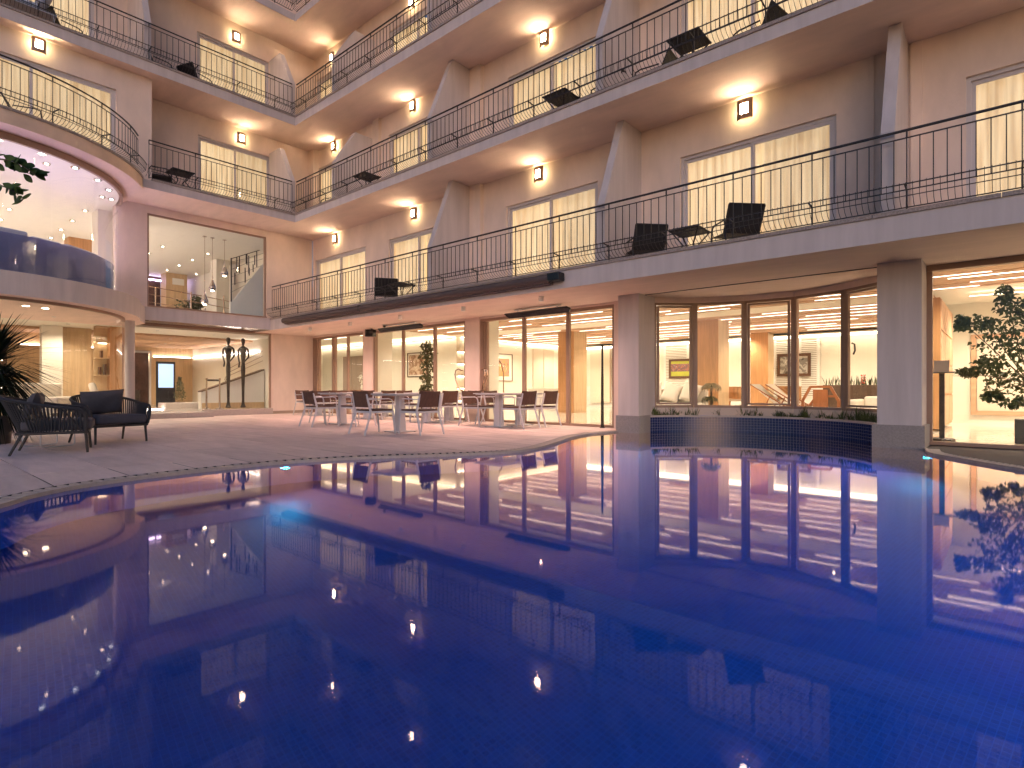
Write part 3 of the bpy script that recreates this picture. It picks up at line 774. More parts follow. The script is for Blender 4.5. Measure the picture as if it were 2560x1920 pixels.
# ------------------------------------------------------------------ wall lights on the balconies
def sconce(loc, rz, label, first=[None]):
    if first[0] is not None:
        return copy_tree(first[0], loc, rz, label)
    t = thing('wall_light', label, 'wall light', loc, rz, 'lit wall lights of the balconies')
    def arcp(x): return -0.075-0.05*(1-(x/0.13)**2)
    xs = [-0.13+0.26*i/12 for i in range(13)]
    fr = MB()
    for i in range(12):
        a, b = xs[i], xs[i+1]; ya, yb = arcp(a), arcp(b)
        segs = [(-0.165,0.165)] if (b <= -0.06 or a >= 0.06) else [(-0.165,-0.085),(0.09,0.165)]
        for (z0, z1) in segs:
            k = len(fr.v)
            fr.v += [(a,ya,z0),(b,yb,z0),(b,yb,z1),(a,ya,z1),(a,ya+0.012,z0),(b,yb+0.012,z0),(b,yb+0.012,z1),(a,ya+0.012,z1)]
            fr.f += [(k,k+1,k+2,k+3),(k+5,k+4,k+7,k+6),(k+4,k+5,k+1,k),(k+3,k+2,k+6,k+7)]
    fr.build('shade', 'bronze_frame', t)
    g = MB()
    for i in range(3, 9):
        a, b = xs[i], xs[i+1]; g.quad((a,arcp(a)+0.014,-0.11),(b,arcp(b)+0.014,-0.11),(b,arcp(b)+0.014,0.115),(a,arcp(a)+0.014,0.115))
    g.build('lit_pane', 'sconce_glow', t)
    MB().box(-0.05,0.05,-0.025,0.0,-0.10,0.10).build('back_plate', 'white_metal', t)
    d = bpy.data.lights.new('sconce_bulb', 'POINT'); d.energy = SCONCE_W; d.color = (1.0, 0.78, 0.42); d.shadow_soft_size = 0.04
    l = bpy.data.objects.new('bulb', d); col.objects.link(l); l.parent = t; l.location = (0, -0.075, 0.0)
    first[0] = t
    return t
SCONCE_W = 5.2
rooms = ['first', 'second', 'third', 'fourth', 'fifth']
flr = {1: 'first-floor', 2: 'second-floor', 3: 'third-floor'}
for fl, xs_ in ((1, (-0.03,3.86,8.18,12.64,16.9)), (2, (-0.11,3.82,8.34,12.7,17.0)), (3, (-0.2,3.76,8.3))):
    zz = {1: 5.58, 2: 8.52, 3: 11.36}[fl]
    for i, x in enumerate(xs_):
        sconce((x, 1.419, zz), 0, 'lit bronze wall light on the %s right-wing wall, %s from the inner corner' % (flr[fl], rooms[i]))
sconce((-1.419,-0.99,8.36), R(90), 'lit bronze wall light above the left-wing window on the second floor')
sconce((-1.419,-1.14,11.33), R(90), 'lit bronze wall light above the left-wing window on the third floor')
sconce((-0.349,-5.9,8.50), R(90), 'lit bronze wall light above the window of the curved balcony')
LOBBY_W = 105.0; HALL_W = 52.0
# ------------------------------------------------------------------ top storey and plain backs
mb = MB(); wall_boxes(mb, -1.5, XE, F[4][2], 15.0, [], 1.42, 1.62, 'x'); wall_boxes(mb, -14, 1.415, F[4][2], 15.0, [], -1.62, -1.42, 'y'); mb.build('wall', 'stucco', hotel)
MB().prism([(XE,0.2),(XE,1.62),(-1.62,1.62),(-1.62,-14),(-0.2,-14),(-0.2,0.2)], 14.9, 15.2).build('roof_slab', 'fascia_paint', hotel)

# ------------------------------------------------------------------ ground-floor lobby behind the doors and the bay
def struct(o, label): return tag(o, label, kind='structure')
LF = [(-9,2.16),(10.55,2.16)] + [(V[0][0],V[0][1]+0.12)] + [(p[0],p[1]+0.1) for p in V[1:-1]] + [(14.52,2.42),(14.9,2.16),(XE,2.16),(XE,14),(-9,14)]
struct(MB().prism(LF, -0.01, 0.02).build('lobby_floor', 'lobby_floor'), 'polished pale stone floor of the lobby')
ceil = struct(MB().box(-9,XE,2.2,14,2.88,2.98).build('lobby_ceiling', 'lobby_white'), 'slatted wooden lobby ceiling with light lines')
sl = MB(); y = 3.3
lights_y = [3.9, 4.9, 5.45, 7.05, 7.6, 8.25, 8.95, 9.8, 10.75, 11.4, 12.3]
while y < 12.9:
    if not (5.68 < y < 6.72) and not any(abs(y-q) < 0.05 for q in lights_y): sl.box(0.45, 22 if y < 5.6 else 14.8, y-0.032, y+0.032, 2.80, 2.876)
    y += 0.085
tag(sl.build('ceiling_slats', 'slat_wood', ceil), kind='stuff')
MB().box(0.45,14.8,5.72,6.70,2.79,2.878).build('ceiling_beam', 'lobby_white', ceil)
rnd = random.Random(3)
for q in lights_y:
    x = 0.6+rnd.random()*1.5
    while x < (20 if q < 5.6 else 14.3):
        L = 1.6+2.6*rnd.random()
        MB().box(x, min(x+L, 20 if q < 5.6 else 14.5), q-0.016, q+0.016, 2.797, 2.8005).build('light_strip', 'strip', ceil)
        x += L+0.5+rnd.random()*1.6
wl_ = struct(MB().box(0.45,15.0,13.9,14.0,0.02,2.88).build('lobby_back_wall', 'lobby_white'), 'cream back wall of the lobby')
MB().box(0.45,14.8,12.9,13.9,2.70,2.74).build('cove_shelf', 'lobby_white', wl_)
for yy in (13.1, 13.72): MB().box(0.5,14.7,yy-0.025,yy+0.025,2.675,2.698).build('light_strip', 'strip_soft', wl_)
MB().box(0.45,14.8,13.86,13.898,0.02,0.95).build('dado_panel', 'white_paint', wl_)
w2 = struct(MB().box(-9,0.40,6.2,6.35,0.02,2.88).box(0.30,0.40,6.36,14.0,0.02,2.88).build('lobby_inner_wall', 'lobby_white'), 'cream inner corner wall of the lobby with cove light')
MB().box(-9,0.36,6.02,6.08,2.72,2.76).build('cove_shelf', 'lobby_white', w2); MB().box(-9,0.36,6.10,6.16,2.765,2.79).build('light_strip', 'strip_soft', w2)
MB().box(0.52,0.58,6.4,13.8,2.72,2.76).build('cove_shelf', 'lobby_white', w2); MB().box(0.44,0.50,6.4,13.8,2.765,2.79).build('light_strip', 'strip_soft', w2)
struct(MB().box(-9.1,-9,2.16,6.2,0.02,2.88).build('lobby_end_wall', 'lobby_white'), 'cream end wall of the lobby')
struct(MB().box(14.78,14.84,8.2,13.9,0.02,2.8).box(14.84,XE,8.9,9.0,0.02,2.88).box(XE-0.1,XE,2.2,8.9,0.02,2.88).build('side_room_wall', 'lobby_white'), 'cream walls of the side room on the right')
for a, b in ((0.515,1.02),(5.165,5.68),(9.7,10.15)):
    struct(MB().box(a, b, 2.205, 2.78, 0.02, 2.88).build('lobby_pier', 'lobby_white'), 'white pier inside the glass doors')
# low soffit line lights in the left part
for k, x in enumerate((-7, -4.5, -2)): MB().box(x,x+1.6,3.6,3.65,2.797,2.80).build('light_strip', 'strip', ceil)
MB().box(15.4,20,6.9,6.96,2.797,2.80).build('light_strip', 'strip', ceil)
MB().box(15.2,19,4.2,4.26,2.797,2.80).build('light_strip', 'strip', ceil)

# recessed downlights: fitting > lamp
def recessed(parent, x, y, z, power, colr=(1.0, 0.86, 0.66), size=150):
    f = MB().lathe([(0.045,0),(0.045,0.012)],(x,y,z),12).build('recessed_downlight','white_metal',parent)
    d = bpy.data.lights.new('downlight', 'SPOT'); d.energy = power; d.color = colr; d.spot_size = R(size); d.spot_blend = 0.7; d.shadow_soft_size = 0.02
    l = bpy.data.objects.new('lamp', d); col.objects.link(l); l.parent = f; l.location = (x, y, z-0.03)
for x in (1.6, 4.0, 6.4, 8.8, 11.2, 13.4):
    for y in (4.2, 8.6, 11.8):
        if not (y < 5 and x > 10.5 and x < 12): recessed(ceil, x, y, 2.788, LOBBY_W)
for x in (15.9, 17.6, 19.4):
    for y in (4.4, 7.4): recessed(ceil, x, y, 2.788, LOBBY_W)
for x in (-6.5, -3.0, 0.0): recessed(ceil, x, 4.2, 2.866, LOBBY_W)
# oak-clad columns
def oak_column(x0, x1, y0, y1, z0, z1, label):
    t = thing('oak_column', label, 'column', (x0, y0, z0), 0, 'oak-clad columns of the lobby')
    w, d, h = x1-x0, y1-y0, z1-z0
    MB().box(0,w,0,0.02,0,h).build('front_panel', 'oak', t); MB().box(w-0.02,w,0.021,d,0,h).build('side_panel', 'oak_light', t)
    MB().box(0,0.02,0.021,d,0,h).build('side_panel', 'oak_light', t); MB().box(0.021,w-0.021,d-0.02,d,0,h).build('back_panel', 'oak', t)
oak_column(4.25,4.90,7.4,8.2,0.02,2.80,'oak-clad column seen through the rightmost terrace door')
oak_column(9.22,9.85,7.4,8.22,0.02,2.80,'oak-clad column behind the second bay window pane')
oak_column(9.15,9.74,12.2,12.85,0.02,2.80,'oak-clad column behind the third bay window pane')

# framed pictures
def picture(loc, rz, w, h, frame, fm, mat_w, img, label):
    t = thing('framed_picture', label, 'picture', loc, rz)
    f = MB(); f.box(-w/2,w/2,-0.04,0,h/2-frame,h/2); f.box(-w/2,w/2,-0.04,0,-h/2,-h/2+frame); f.box(-w/2,-w/2+frame,-0.04,0,-h/2+frame,h/2-frame); f.box(w/2-frame,w/2,-0.04,0,-h/2+frame,h/2-frame)
    f.build('frame', fm, t)
    a, b = w/2-frame, h/2-frame
    if mat_w: MB().quad((-a,-0.012,-b),(a,-0.012,-b),(a,-0.012,b),(-a,-0.012,b)).build('mount', 'paper', t)
    a -= mat_w; b -= mat_w
    if img == 'green':
        MB().quad((-a,-0.016,-b),(a,-0.016,-b),(a,-0.016,b),(-a,-0.016,b)).build('print', 'print_green', t)
        MB().quad((-a,-0.019,-0.12),(a,-0.019,-0.12),(a,-0.019,0.20),(-a,-0.019,0.20)).build('painted_figures', 'print_crowd', t)
    else: MB().quad((-a,-0.016,-b),(a,-0.016,-b),(a,-0.016,b),(-a,-0.016,b)).build('print', img, t)
picture((-1.85,6.199,1.80),0,1.26,0.98,0.03,'frame_wood',0.06,'print_sepia','sepia print in thin dark frame behind the middle terrace doors')
picture((0.402,8.75,1.71),R(90),1.25,1.12,0.025,'frame_wood',0.17,'print_ochre','ochre print with wide pale mount behind the rightmost terrace doors')
picture((5.95,13.77,1.67),0,1.26,0.80,0.09,'frame_wood',0.0,'green','yellow-green painting in heavy brown frame behind the leftmost bay pane')
picture((10.16,13.77,1.70),0,1.13,0.82,0.10,'frame_wood',0.0,'print_mono','black and white photograph in heavy brown frame behind the bay window')
# blinds
def blind(x0, x1, z0, z1, label):
    t = thing('window_blind', label, 'blind', (x0, 13.84, z0), 0, 'white slatted blinds on the lobby back wall')
    me = MB().box(0,x1-x0,-0.025,0.0,0.0,0.042).mesh('slat', 'blind'); n = int((z1-z0)/0.066)
    for k in range(n): inst('slat', me, (0,0,k*0.066), 0, t)
    MB().box(0,x1-x0,0.004,0.01,0,z1-z0).build('dark_window', 'skirting', t)
    for q in (0.0, (x1-x0)*0.55, x1-x0-0.1): MB().box(q,q+0.1,-0.034,-0.027,0,z1-z0).build('ladder_tape', 'white_paint', t)
blind(5.05, 6.9, 0.55, 2.62, 'white slatted blind behind the yellow-green painting')
blind(9.45, 11.0, 0.55, 2.62, 'white slatted blind behind the black and white photograph')

# lobby furniture
def soft_box(m, name, mt, parent, bev, loc=None, rot=None):
    o = m.build(name, mt, parent, loc=loc, rot=rot); b = o.modifiers.new('bevel','BEVEL'); b.width = bev; b.segments = 4; b.limit_method = 'ANGLE'
    o.data.polygons.foreach_set('use_smooth', [True]*len(o.data.polygons)); return o
def pillow(name, mt, parent, w, h, t, loc, rot, n=12):
    m = MB(); 
    for sgn in (-1, 1):
        k = len(m.v)
        for i in range(n+1):
            for j in range(n+1):
                u, v = 2*i/n-1, 2*j/n-1
                e = max(0.0, (1-u**4)*(1-v**4))**0.5
                px = u*w/2*(1-0.06*(1-abs(v)**2)*0); pinch = 1-0.07*(u*u*(1-v*v)+0)
                m.v.append((u*w/2*(1-0.05*(1-v*v)*abs(u)), sgn*(t/2*e*(0.93+0.07*math.sin(5*u+3*v))+0.004), v*h/2*(1-0.05*(1-u*u)*abs(v))))
        for i in range(n):
            for j in range(n):
                a = k+i*(n+1)+j; q = (a, a+1, a+n+2, a+n+1)
                m.f.append(q if sgn > 0 else tuple(reversed(q)))
    return m.build(name, mt, parent, True, loc=loc, rot=rot)
def sofa(name, label, loc, rz, w, mt, npill=3):
    t = thing(name, label, 'sofa', loc, rz)
    soft_box(MB().box(0,w,0,0.9,0.10,0.30), 'base', mt, t, 0.04)
    for k in range(2): soft_box(MB().box(k*w/2+0.01,(k+1)*w/2-0.01,-0.02,0.72,0.302,0.46), 'seat_cushion', mt, t, 0.05)
    soft_box(MB().box(0,w,0.74,0.92,0.302,0.80), 'backrest', mt, t, 0.05)
    for x in (0.08, w-0.08):
        for y in (0.08, 0.82): MB().cyl((x,y,0),(x,y,0.1),0.02).build('leg', 'bronze_dark', t)
    for k in range(npill):
        pl = thing('sofa_pillow', '', 'pillow', (0,0,0)); bpy.data.objects.remove(pl)
        a = pillow('sofa_pillow', mt, None, 0.5, 0.5, 0.18, None, None)
        a.location = Matrix.Rotation(rz, 4, 'Z') @ Vector((0.35+k*(w-0.7)/max(1,npill-1), 0.60, 0.72)) + Vector(loc)
        a.rotation_euler = (R(-18), R(14 if k else -10), rz)
        tag(a, ['cream scatter pillow at the left end of the lobby sofa', 'cream scatter pillow in the middle of the lobby sofa', 'cream scatter pillow at the right end of the lobby sofa'][k], 'pillow', 'pillows on the lobby sofa')
sofa('lobby_sofa', 'cream upholstered sofa behind the leftmost bay pane', (8.45,4.95,0.02), 0, 1.75, 'sofa_cloth', 3)
t = thing('white_armchair', 'white block armchair behind the rightmost bay pane', 'armchair', (13.72,4.6,0.02), 0)
soft_box(MB().box(0,0.9,0,0.8,0.05,0.42), 'seat', 'sofa_cloth', t, 0.05); soft_box(MB().box(0,0.9,0.802,0.98,0.05,0.66), 'backrest', 'sofa_cloth', t, 0.05); soft_box(MB().box(-0.16,-0.002,0,0.98,0.05,0.60), 'armrest', 'sofa_cloth', t, 0.05)

def leafy(name, mt, parent, centers, n, size, seed, droop=0.3, loc=None):
    rnd = random.Random(seed); m = MB()
    for q in range(n):
        c, rad = centers[rnd.randrange(len(centers))]
        while True:
            d = Vector((rnd.uniform(-1,1), rnd.uniform(-1,1), rnd.uniform(-1,1)))
            if d.length < 1: break
        p = Vector(c)+Vector((d.x*rad[0], d.y*rad[1], d.z*rad[2]))
        dr = Vector((rnd.uniform(-1,1), rnd.uniform(-1,1), rnd.uniform(-1,0.5)-droop)).normalized()
        s = dr.cross(Vector((rnd.uniform(-1,1), rnd.uniform(-1,1), rnd.uniform(-1,1)))).normalized()
        L = size*(0.7+0.6*rnd.random()); W = L*0.30; nn = dr.cross(s)*L*0.08
        m.tris([p, p+dr*L*0.35+s*W+nn, p+dr*L, p+dr*L*0.35-s*W+nn, p+dr*L*0.5], [(0,1,4),(1,2,4),(2,3,4),(3,0,4)])
    return m.build(name, mt, parent, loc=loc)
def branches(m, base, tips, r, rnd):
    for tp in tips:
        a = Vector(base); b = Vector(tp); mid = (a+b)/2+Vector((rnd.uniform(-.06,.06), rnd.uniform(-.06,.06), 0.06))
        m.tube([a, mid, b], r, 5, True, [r, r*0.7, r*0.35])
# ficus behind the right window
t = thing('ficus_tree', 'tall dark-leaved ficus in square pot behind the right window', 'plant', (16.25,2.95,0.02), 0)
MB().prism([(-0.17,-0.17),(0.17,-0.17),(0.17,0.17),(-0.17,0.17)],0,0.36).build('pot', 'pot_dark', t, bevel=0.01)
rnd = random.Random(8); m = MB(); m.tube([(0,0,0.3),(-0.02,0.02,0.8),(0.03,0,1.3),(0,0.02,1.8)],0.02,6,True,[0.022,0.02,0.016,0.01])
tips = [(-0.28,0,2.4),(-0.85,0.0,1.95),(-0.9,-0.05,1.02),(-0.55,0.1,1.3),(0.35,0.1,2.2),(-0.5,0,0.65),(0.6,0.1,1.6),(-0.45,0.05,1.75),(0.2,0,2.45),(-0.2,0,0.75),(0.4,0,1.0)]
branches(m, (0,0,0.9), tips, 0.010, rnd); m.build('trunk', 'bark', t, True)
C = [((-0.28,0,2.28),(0.10,0.12,0.16)),((-0.15,0,2.05),(0.28,0.2,0.16)),((-0.62,0,1.85),(0.26,0.14,0.13)),((-0.80,0,1.88),(0.10,0.1,0.12)),((-0.35,0,1.75),(0.32,0.2,0.18)),((0.15,0,1.9),(0.4,0.25,0.3)),((-0.12,0,1.45),(0.34,0.2,0.2)),((-0.48,0,1.22),(0.18,0.14,0.14)),((-0.72,0,1.09),(0.16,0.1,0.07)),((-0.30,0.05,0.95),(0.26,0.16,0.2)),((0.25,0,1.3),(0.4,0.2,0.35)),((-0.42,0,0.72),(0.14,0.1,0.1)),((-0.15,0,0.62),(0.24,0.12,0.08)),((-0.05,0,1.15),(0.35,0.2,0.3)),((-0.3,0,1.55),(0.4,0.22,0.25)),((0.3,0.1,2.2),(0.35,0.25,0.25)),((0.1,0,0.85),(0.45,0.2,0.25))]
leafy('foliage', 'leaf_dark', t, C, 2300, 0.082, 21)
# ficus behind the middle doors
t = thing('lobby_ficus', 'slim olive-leaved ficus behind the middle terrace doors', 'plant', (2.05,3.35,0.02), 0)
MB().lathe([(0.16,0),(0.2,0.3),(0.18,0.3)], n=20).build('pot', 'pot_brown', t, True)
m = MB(); m.tube([(0,0,0.25),(0.03,0,0.9),(-0.02,0,1.6),(0,0,2.2)],0.02,6,True,[0.025,0.02,0.015,0.008]); m.build('trunk', 'bark', t, True)
leafy('foliage', 'leaf_olive', t, [((0.0,0,2.2),(0.22,0.2,0.16)),((0.05,0,1.9),(0.3,0.25,0.2)),((0.02,0,1.55),(0.30,0.25,0.2)),((-0.02,0,1.2),(0.22,0.2,0.2)),((0.02,0,0.85),(0.26,0.2,0.18)),((0.08,0,0.6),(0.2,0.2,0.12))], 700, 0.11, 22, 0.6)
# ponytail palm
t = thing('ponytail_palm', 'round-headed ponytail palm behind the second bay pane', 'plant', (10.92,4.2,0.02), 0)
MB().lathe([(0.10,0),(0.13,0.26),(0.11,0.26)], n=18).build('pot', 'pot_brown', t, True)
m = MB(); m.tube([(0,0,0.24),(0.01,0,0.55),(0,0,0.84)],0.03,7,True,[0.045,0.03,0.02]); m.build('trunk', 'bark', t, True)
m = MB(); rnd = random.Random(4)
for c, L, cnt in (((0,0,0.84),0.26,190),((-0.03,0,0.56),0.22,120)):
    for q in range(cnt):
        an = rnd.random()*6.283; up = rnd.uniform(0.1,1.0); p0 = Vector(c); h = Vector((math.cos(an),math.sin(an),0)); s = Vector((-h.y,h.x,0))*0.007
        pp = [p0, p0+h*L*0.45+Vector((0,0,L*0.42*up)), p0+h*L*0.8+Vector((0,0,L*0.25*up-0.02)), p0+h*L*(0.85+0.1*rnd.random())+Vector((0,0,-L*0.5*rnd.random()))]
        m.tris([pp[0]-s,pp[0]+s,pp[1]+s,pp[1]-s,pp[2]+s,pp[2]-s,pp[3]], [(0,1,2,3),(3,2,4,5),(5,4,6)])
m.build('leaves', 'leaf_olive', t)
# folding deck chairs, octagonal chair, wicker chairs
def deck_chair(x, y, label):
    t = thing('deck_chair', label, 'deck chair', (x,y,0.02), R(-8), 'pale canvas deck chairs in the lobby')
    for s in (0, 0.5):
        MB().tube([(-0.42,s,0.92),(0.75,s,0.20)],0.018,4).build('back_rail','teak',t); MB().tube([(-0.1,s,0.0),(0.45,s,0.42),(0.72,s,0.46)],0.018,4).build('leg','teak',t); MB().tube([(0.05,s,0.62),(-0.25,s,0.02)],0.015,4).build('strut','teak',t)
    m = MB(); pr = [(-0.41,0.93),(-0.15,0.70),(0.12,0.49),(0.35,0.40),(0.62,0.43)]
    for (a, b) in zip(pr, pr[1:]): m.quad((a[0],0.03,a[1]),(b[0],0.03,b[1]),(b[0],0.47,b[1]),(a[0],0.47,a[1]))
    m.build('canvas', 'canvas', t)
deck_chair(11.72,5.6,'folding deck chair with pale canvas, left of the lobby pair'); deck_chair(12.02,5.75,'folding deck chair with pale canvas, right of the lobby pair')
t = thing('octagonal_chair', 'octagonal red-brown wooden armchair behind the fourth bay pane', 'chair', (12.87,5.5,0.02), 0)
oc = [(-0.36,0.0),(-0.36,0.55),(-0.20,0.86),(0.20,0.86),(0.36,0.55),(0.36,0.0)]
for i in range(5):
    a, b = oc[i], oc[i+1]; MB().tube([(a[0],0,a[1]),(b[0],0,b[1])],0.038,4).build('frame_bar','teak',t)
    MB().tube([(a[0],0.55,a[1]*0.75),(b[0],0.55,b[1]*0.75)],0.035,4).build('frame_bar','teak',t)
MB().box(-0.15,0.15,-0.01,0.03,0.12,0.80).build('back_panel','teak',t); MB().box(-0.32,0.32,0.03,0.55,0.30,0.34).build('seat','canvas',t)
for s in (-0.36,0.36): MB().box(s-0.03,s+0.03,0.04,0.52,0.0,0.05).build('foot','teak',t)
def wicker_chair(x, y, label):
    t = thing('wicker_chair', label, 'chair', (x,y,0.02), R(20), 'wicker chairs in the lobby')
    for (a, b) in ((-0.24,-0.2),(0.24,-0.2),(-0.22,0.22),(0.22,0.22)): MB().tube([(a*1.15,b*1.1,0),(a,b,0.45)],0.02,6).build('leg','oak',t)
    soft_box(MB().box(-0.28,0.28,-0.26,0.26,0.45,0.52),'seat','canvas',t,0.02)
    m = MB(); pr = [(0.30*math.cos(R(a)), -0.30*math.sin(R(a))) for a in range(-15,196,15)]
    m.band(pr,0.52,0.86); m.build('woven_back','oak',t,True); MB().tube([(*p,0.87) for p in pr],0.015,6).build('top_rail','oak',t,True)
wicker_chair(9.98,8.6,'wicker chair beside the oak column behind the second bay pane'); wicker_chair(11.45,8.4,'wicker chair behind the pair of deck chairs')
# snake-plant box
t = thing('plant_box', 'long dark box of snake plants with red flowers behind the bay', 'planter', (12.15,9.0,0.02), 0)
MB().box(0,2.5,0,0.4,0,0.92).build('box','pot_brown',t,bevel=0.01)
m = MB(); rnd = random.Random(12)
for q in range(120):
    x, y = 0.05+2.4*rnd.random(), 0.05+0.3*rnd.random(); an = rnd.random()*6.28; L = 0.16+0.14*rnd.random(); h = Vector((math.cos(an),math.sin(an),0)); b = Vector((x,y,0.90)); tp = b+h*0.10*rnd.random()*1.5+Vector((0,0,L)); s = Vector((-h.y,h.x,0))*0.016; md = (b+tp)/2
    m.tris([b-s*0.7,b+s*0.7,md+s,md-s,tp],[(0,1,2,3),(3,2,4)])
m.build('snake_plants','snake_leaf',t)
m = MB()
for fx in (0.95, 1.85):
    for q in range(60):
        b = Vector((fx+rnd.uniform(-.05,.05),0.1+rnd.uniform(-.05,.05),0.95+0.24*rnd.random()*(1 if fx < 1 else 0.6))); m.lathe([(0.003,-0.012),(0.014,0),(0.003,0.012)],b,5)
m.build('red_flowers','flower',t)
# reception counter, flower bowl, shelf niche, console, bell cart
t = thing('reception_counter', 'low white counter behind the rightmost terrace doors', 'counter', (1.9,8.6,0.02), R(0))
MB().box(0,2.1,0,0.6,0,0.78).build('body','white_paint',t,bevel=0.01); MB().box(-0.03,2.13,-0.03,0.63,0.781,0.83).build('top','lobby_white',t,bevel=0.008)
t = thing('flower_bowl', 'dark bowl of white orchids on the lobby counter', 'flowers', (3.55,8.8,0.85), 0)
MB().lathe([(0.10,0),(0.17,0.10),(0.20,0.22),(0.17,0.22)],n=18).build('bowl','pot_brown',t,True); leafy('blossoms','paper',t,[((0,0,0.3),(0.28,0.15,0.07))],160,0.06,5,0.0)
t = thing('lit_shelf', 'lit wall shelf with pale vases behind the middle terrace doors', 'shelf', (0.405,6.75,0.4), 0)
for k in range(5):
    MB().box(0.0,0.30,-0.55,0.65,k*0.46,k*0.46+0.035).build('board','oak_light',t); MB().box(0.02,0.06,-0.5,0.6,k*0.46-0.02,k*0.46-0.002).build('light_strip','strip_soft',t)
for k in (1, 2): MB().lathe([(0.04,0),(0.12,0.08),(0.13,0.16),(0.08,0.25),(0.05,0.26)],(0.15,0.0,k*0.46+0.036),16).build('vase','lobby_white',t,True)
t = thing('bell_cart', 'brass luggage trolley with arched rails behind the middle terrace doors', 'luggage trolley', (3.75,4.3,0.02), R(15))
MB().box(-0.5,0.5,-0.28,0.28,0.16,0.21).build('platform','teak',t,bevel=0.01)
for s in (-0.26,0.26): MB().tube([(-0.48,s,0.2),(-0.48,s,1.3),(-0.40,s,1.6),(-0.2,s*0.6,1.82),(0,0,1.88),(0.2,-s*0.6,1.82),(0.40,-s,1.6),(0.48,-s,1.3),(0.48,-s,0.2)],0.02,8).build('arched_rail','brass_steel',t,True)
for a in (-0.4,0.4):
    for b in (-0.22,0.22): MB().cyl((a,b-0.02,0.08),(a,b+0.02,0.08),0.08,14).build('wheel','tyre',t,True)
t = thing('lobby_doorway', 'brown timber doorway far behind the left terrace doors', 'doorway', (-6.4,6.19,0.02), 0)
MB().box(-0.9,-0.8,-0.03,0,0,2.4).box(0.8,0.9,-0.03,0,0,2.4).box(-0.8,0.8,-0.03,0,2.3,2.4).build('architrave','lobby_white',t)
for s in (-0.79,0.01): MB().box(s,s+0.78,-0.02,-0.002,0,2.29).build('door_leaf','skirting',t)
t = thing('console_table', 'console table with white flowers far behind the left terrace doors', 'table', (-4.9,5.6,0.02), 0)
MB().box(-0.6,0.6,-0.2,0.2,0.72,0.76).build('top','teak',t)
for a in (-0.55,0.55): MB().box(a-0.02,a+0.02,-0.18,0.18,0,0.72).build('leg','teak',t)
MB().lathe([(0.05,0),(0.09,0.1),(0.05,0.22),(0.06,0.24)],(0.1,0,0.76),14).build('vase','paper',t,True); leafy('flowers','paper',t,[((0.1,0,1.25),(0.2,0.15,0.25))],120,0.07,9,0.0)
t = thing('glass_cabinet', 'beige mirrored doors on the lobby inner wall', 'cabinet', (0.405,11.5,0.1), 0)
for k in (-0.75,0.02): MB().box(0,0.03,k,k+0.73,0,2.5).build('door','canvas',t)
t = thing('glass_screen', 'beige glazed panel on the lobby back wall beside the oak column', 'panel', (1.4,13.8,0.2), 0)
MB().box(0,1.05,-0.03,0,0,2.45).build('panel','canvas',t); MB().box(1.05,1.11,-0.05,0,0,2.5).build('post','skirting',t)

# side room on the right: closet, menu stand
t = thing('oak_closet', 'tall oak closet beside the right window', 'closet', (14.845,5.0,0.02), 0)
MB().box(-0.03,0.19,0,3.1,0.05,2.56).build('carcass','oak',t); 
for k in range(3):
    for j in range(4): MB().box(0.191,0.205,0.06+1.02*k,1.04+1.02*k,0.10+0.62*j,0.68+0.62*j).build('door','slat_wood',t)
t = thing('menu_stand', 'dark granite menu stand with clear slanted top behind right window', 'stand', (15.22,2.72,0.02), 0)
MB().lathe([(0.17,0),(0.17,0.03),(0.15,0.04)],n=8).build('base','granite',t); MB().box(-0.035,0.035,-0.03,0.03,0.04,1.06).build('post','granite',t)
o = MB().box(-0.16,0.16,-0.11,0.11,0,0.012).build('top_plate','pot_dark',t,loc=(0,0,1.07),rot=(R(5),0,0))
o = MB().box(-0.10,0.10,-0.0,0.006,0.0,0.20).build('slanted_pane','clear_sheet',t,loc=(-0.01,-0.02,1.085),rot=(R(-25),0,0))
t = thing('side_doorway', 'brown framed glazed door at the back of the side room', 'door', (16.3,8.88,0.02), 0)
MB().box(-0.95,-0.85,-0.03,0,0.2,2.1).box(0.85,0.95,-0.03,0,0.2,2.1).box(-0.85,0.85,-0.03,0,2.0,2.1).box(-0.95,0.95,-0.05,0,0.2,0.3).build('frame','slat_wood',t); MB().box(-0.84,0.84,-0.02,-0.005,0.3,2.0).build('glazed_leaf','canvas',t)

# ------------------------------------------------------------------ left wing, ground floor: hall and curved lounge
GF = [(-2.67,0.9),(-10.5,0.9),(-10.5,-13),(-1.6,-13)]+arc(LC,3.2,-60,84,36)+[(-2.67,-3.9)]
struct(MB().prism(GF,0.0,0.18).build('hall_floor','lobby_floor'),'polished stone floor of the entrance hall')
struct(MB().prism(GF,2.605,2.69).build('hall_ceiling','lobby_white'),'white ceiling of the entrance hall')
hw = struct(MB().box(-10.6,-10.5,-13,-1.9,0.18,2.6).box(-10.6,-10.5,-0.7,0.9,0.18,2.6).box(-10.6,-10.5,-1.9,-0.7,2.4,2.6).build('hall_back_wall','oak_light'),'oak-panelled back wall of the entrance hall')
struct(MB().box(-10.5,-2.86,0.9,1.0,0.18,2.6).build('hall_side_wall','lobby_white'),'white side wall of the entrance hall')
struct(MB().box(-6.2,-6.1,-12.8,-3.2,0.18,2.6).build('lounge_wall','oak_light'),'oak wall behind the curved lounge')
def hall_light(mb, mt, name, parent): mb.build(name, mt, parent)
hc = bpy.data.objects['hall_ceiling']
for x in (-7.0,-7.6,-8.4,-9.3): MB().box(x-0.012,x+0.012,-3.0,0.6,2.585,2.604).build('light_strip','strip',hc)
for x in (-5.1,-5.5): MB().box(x-0.012,x+0.012,-10.5,-4.6,2.585,2.604).build('light_strip','strip',hc)
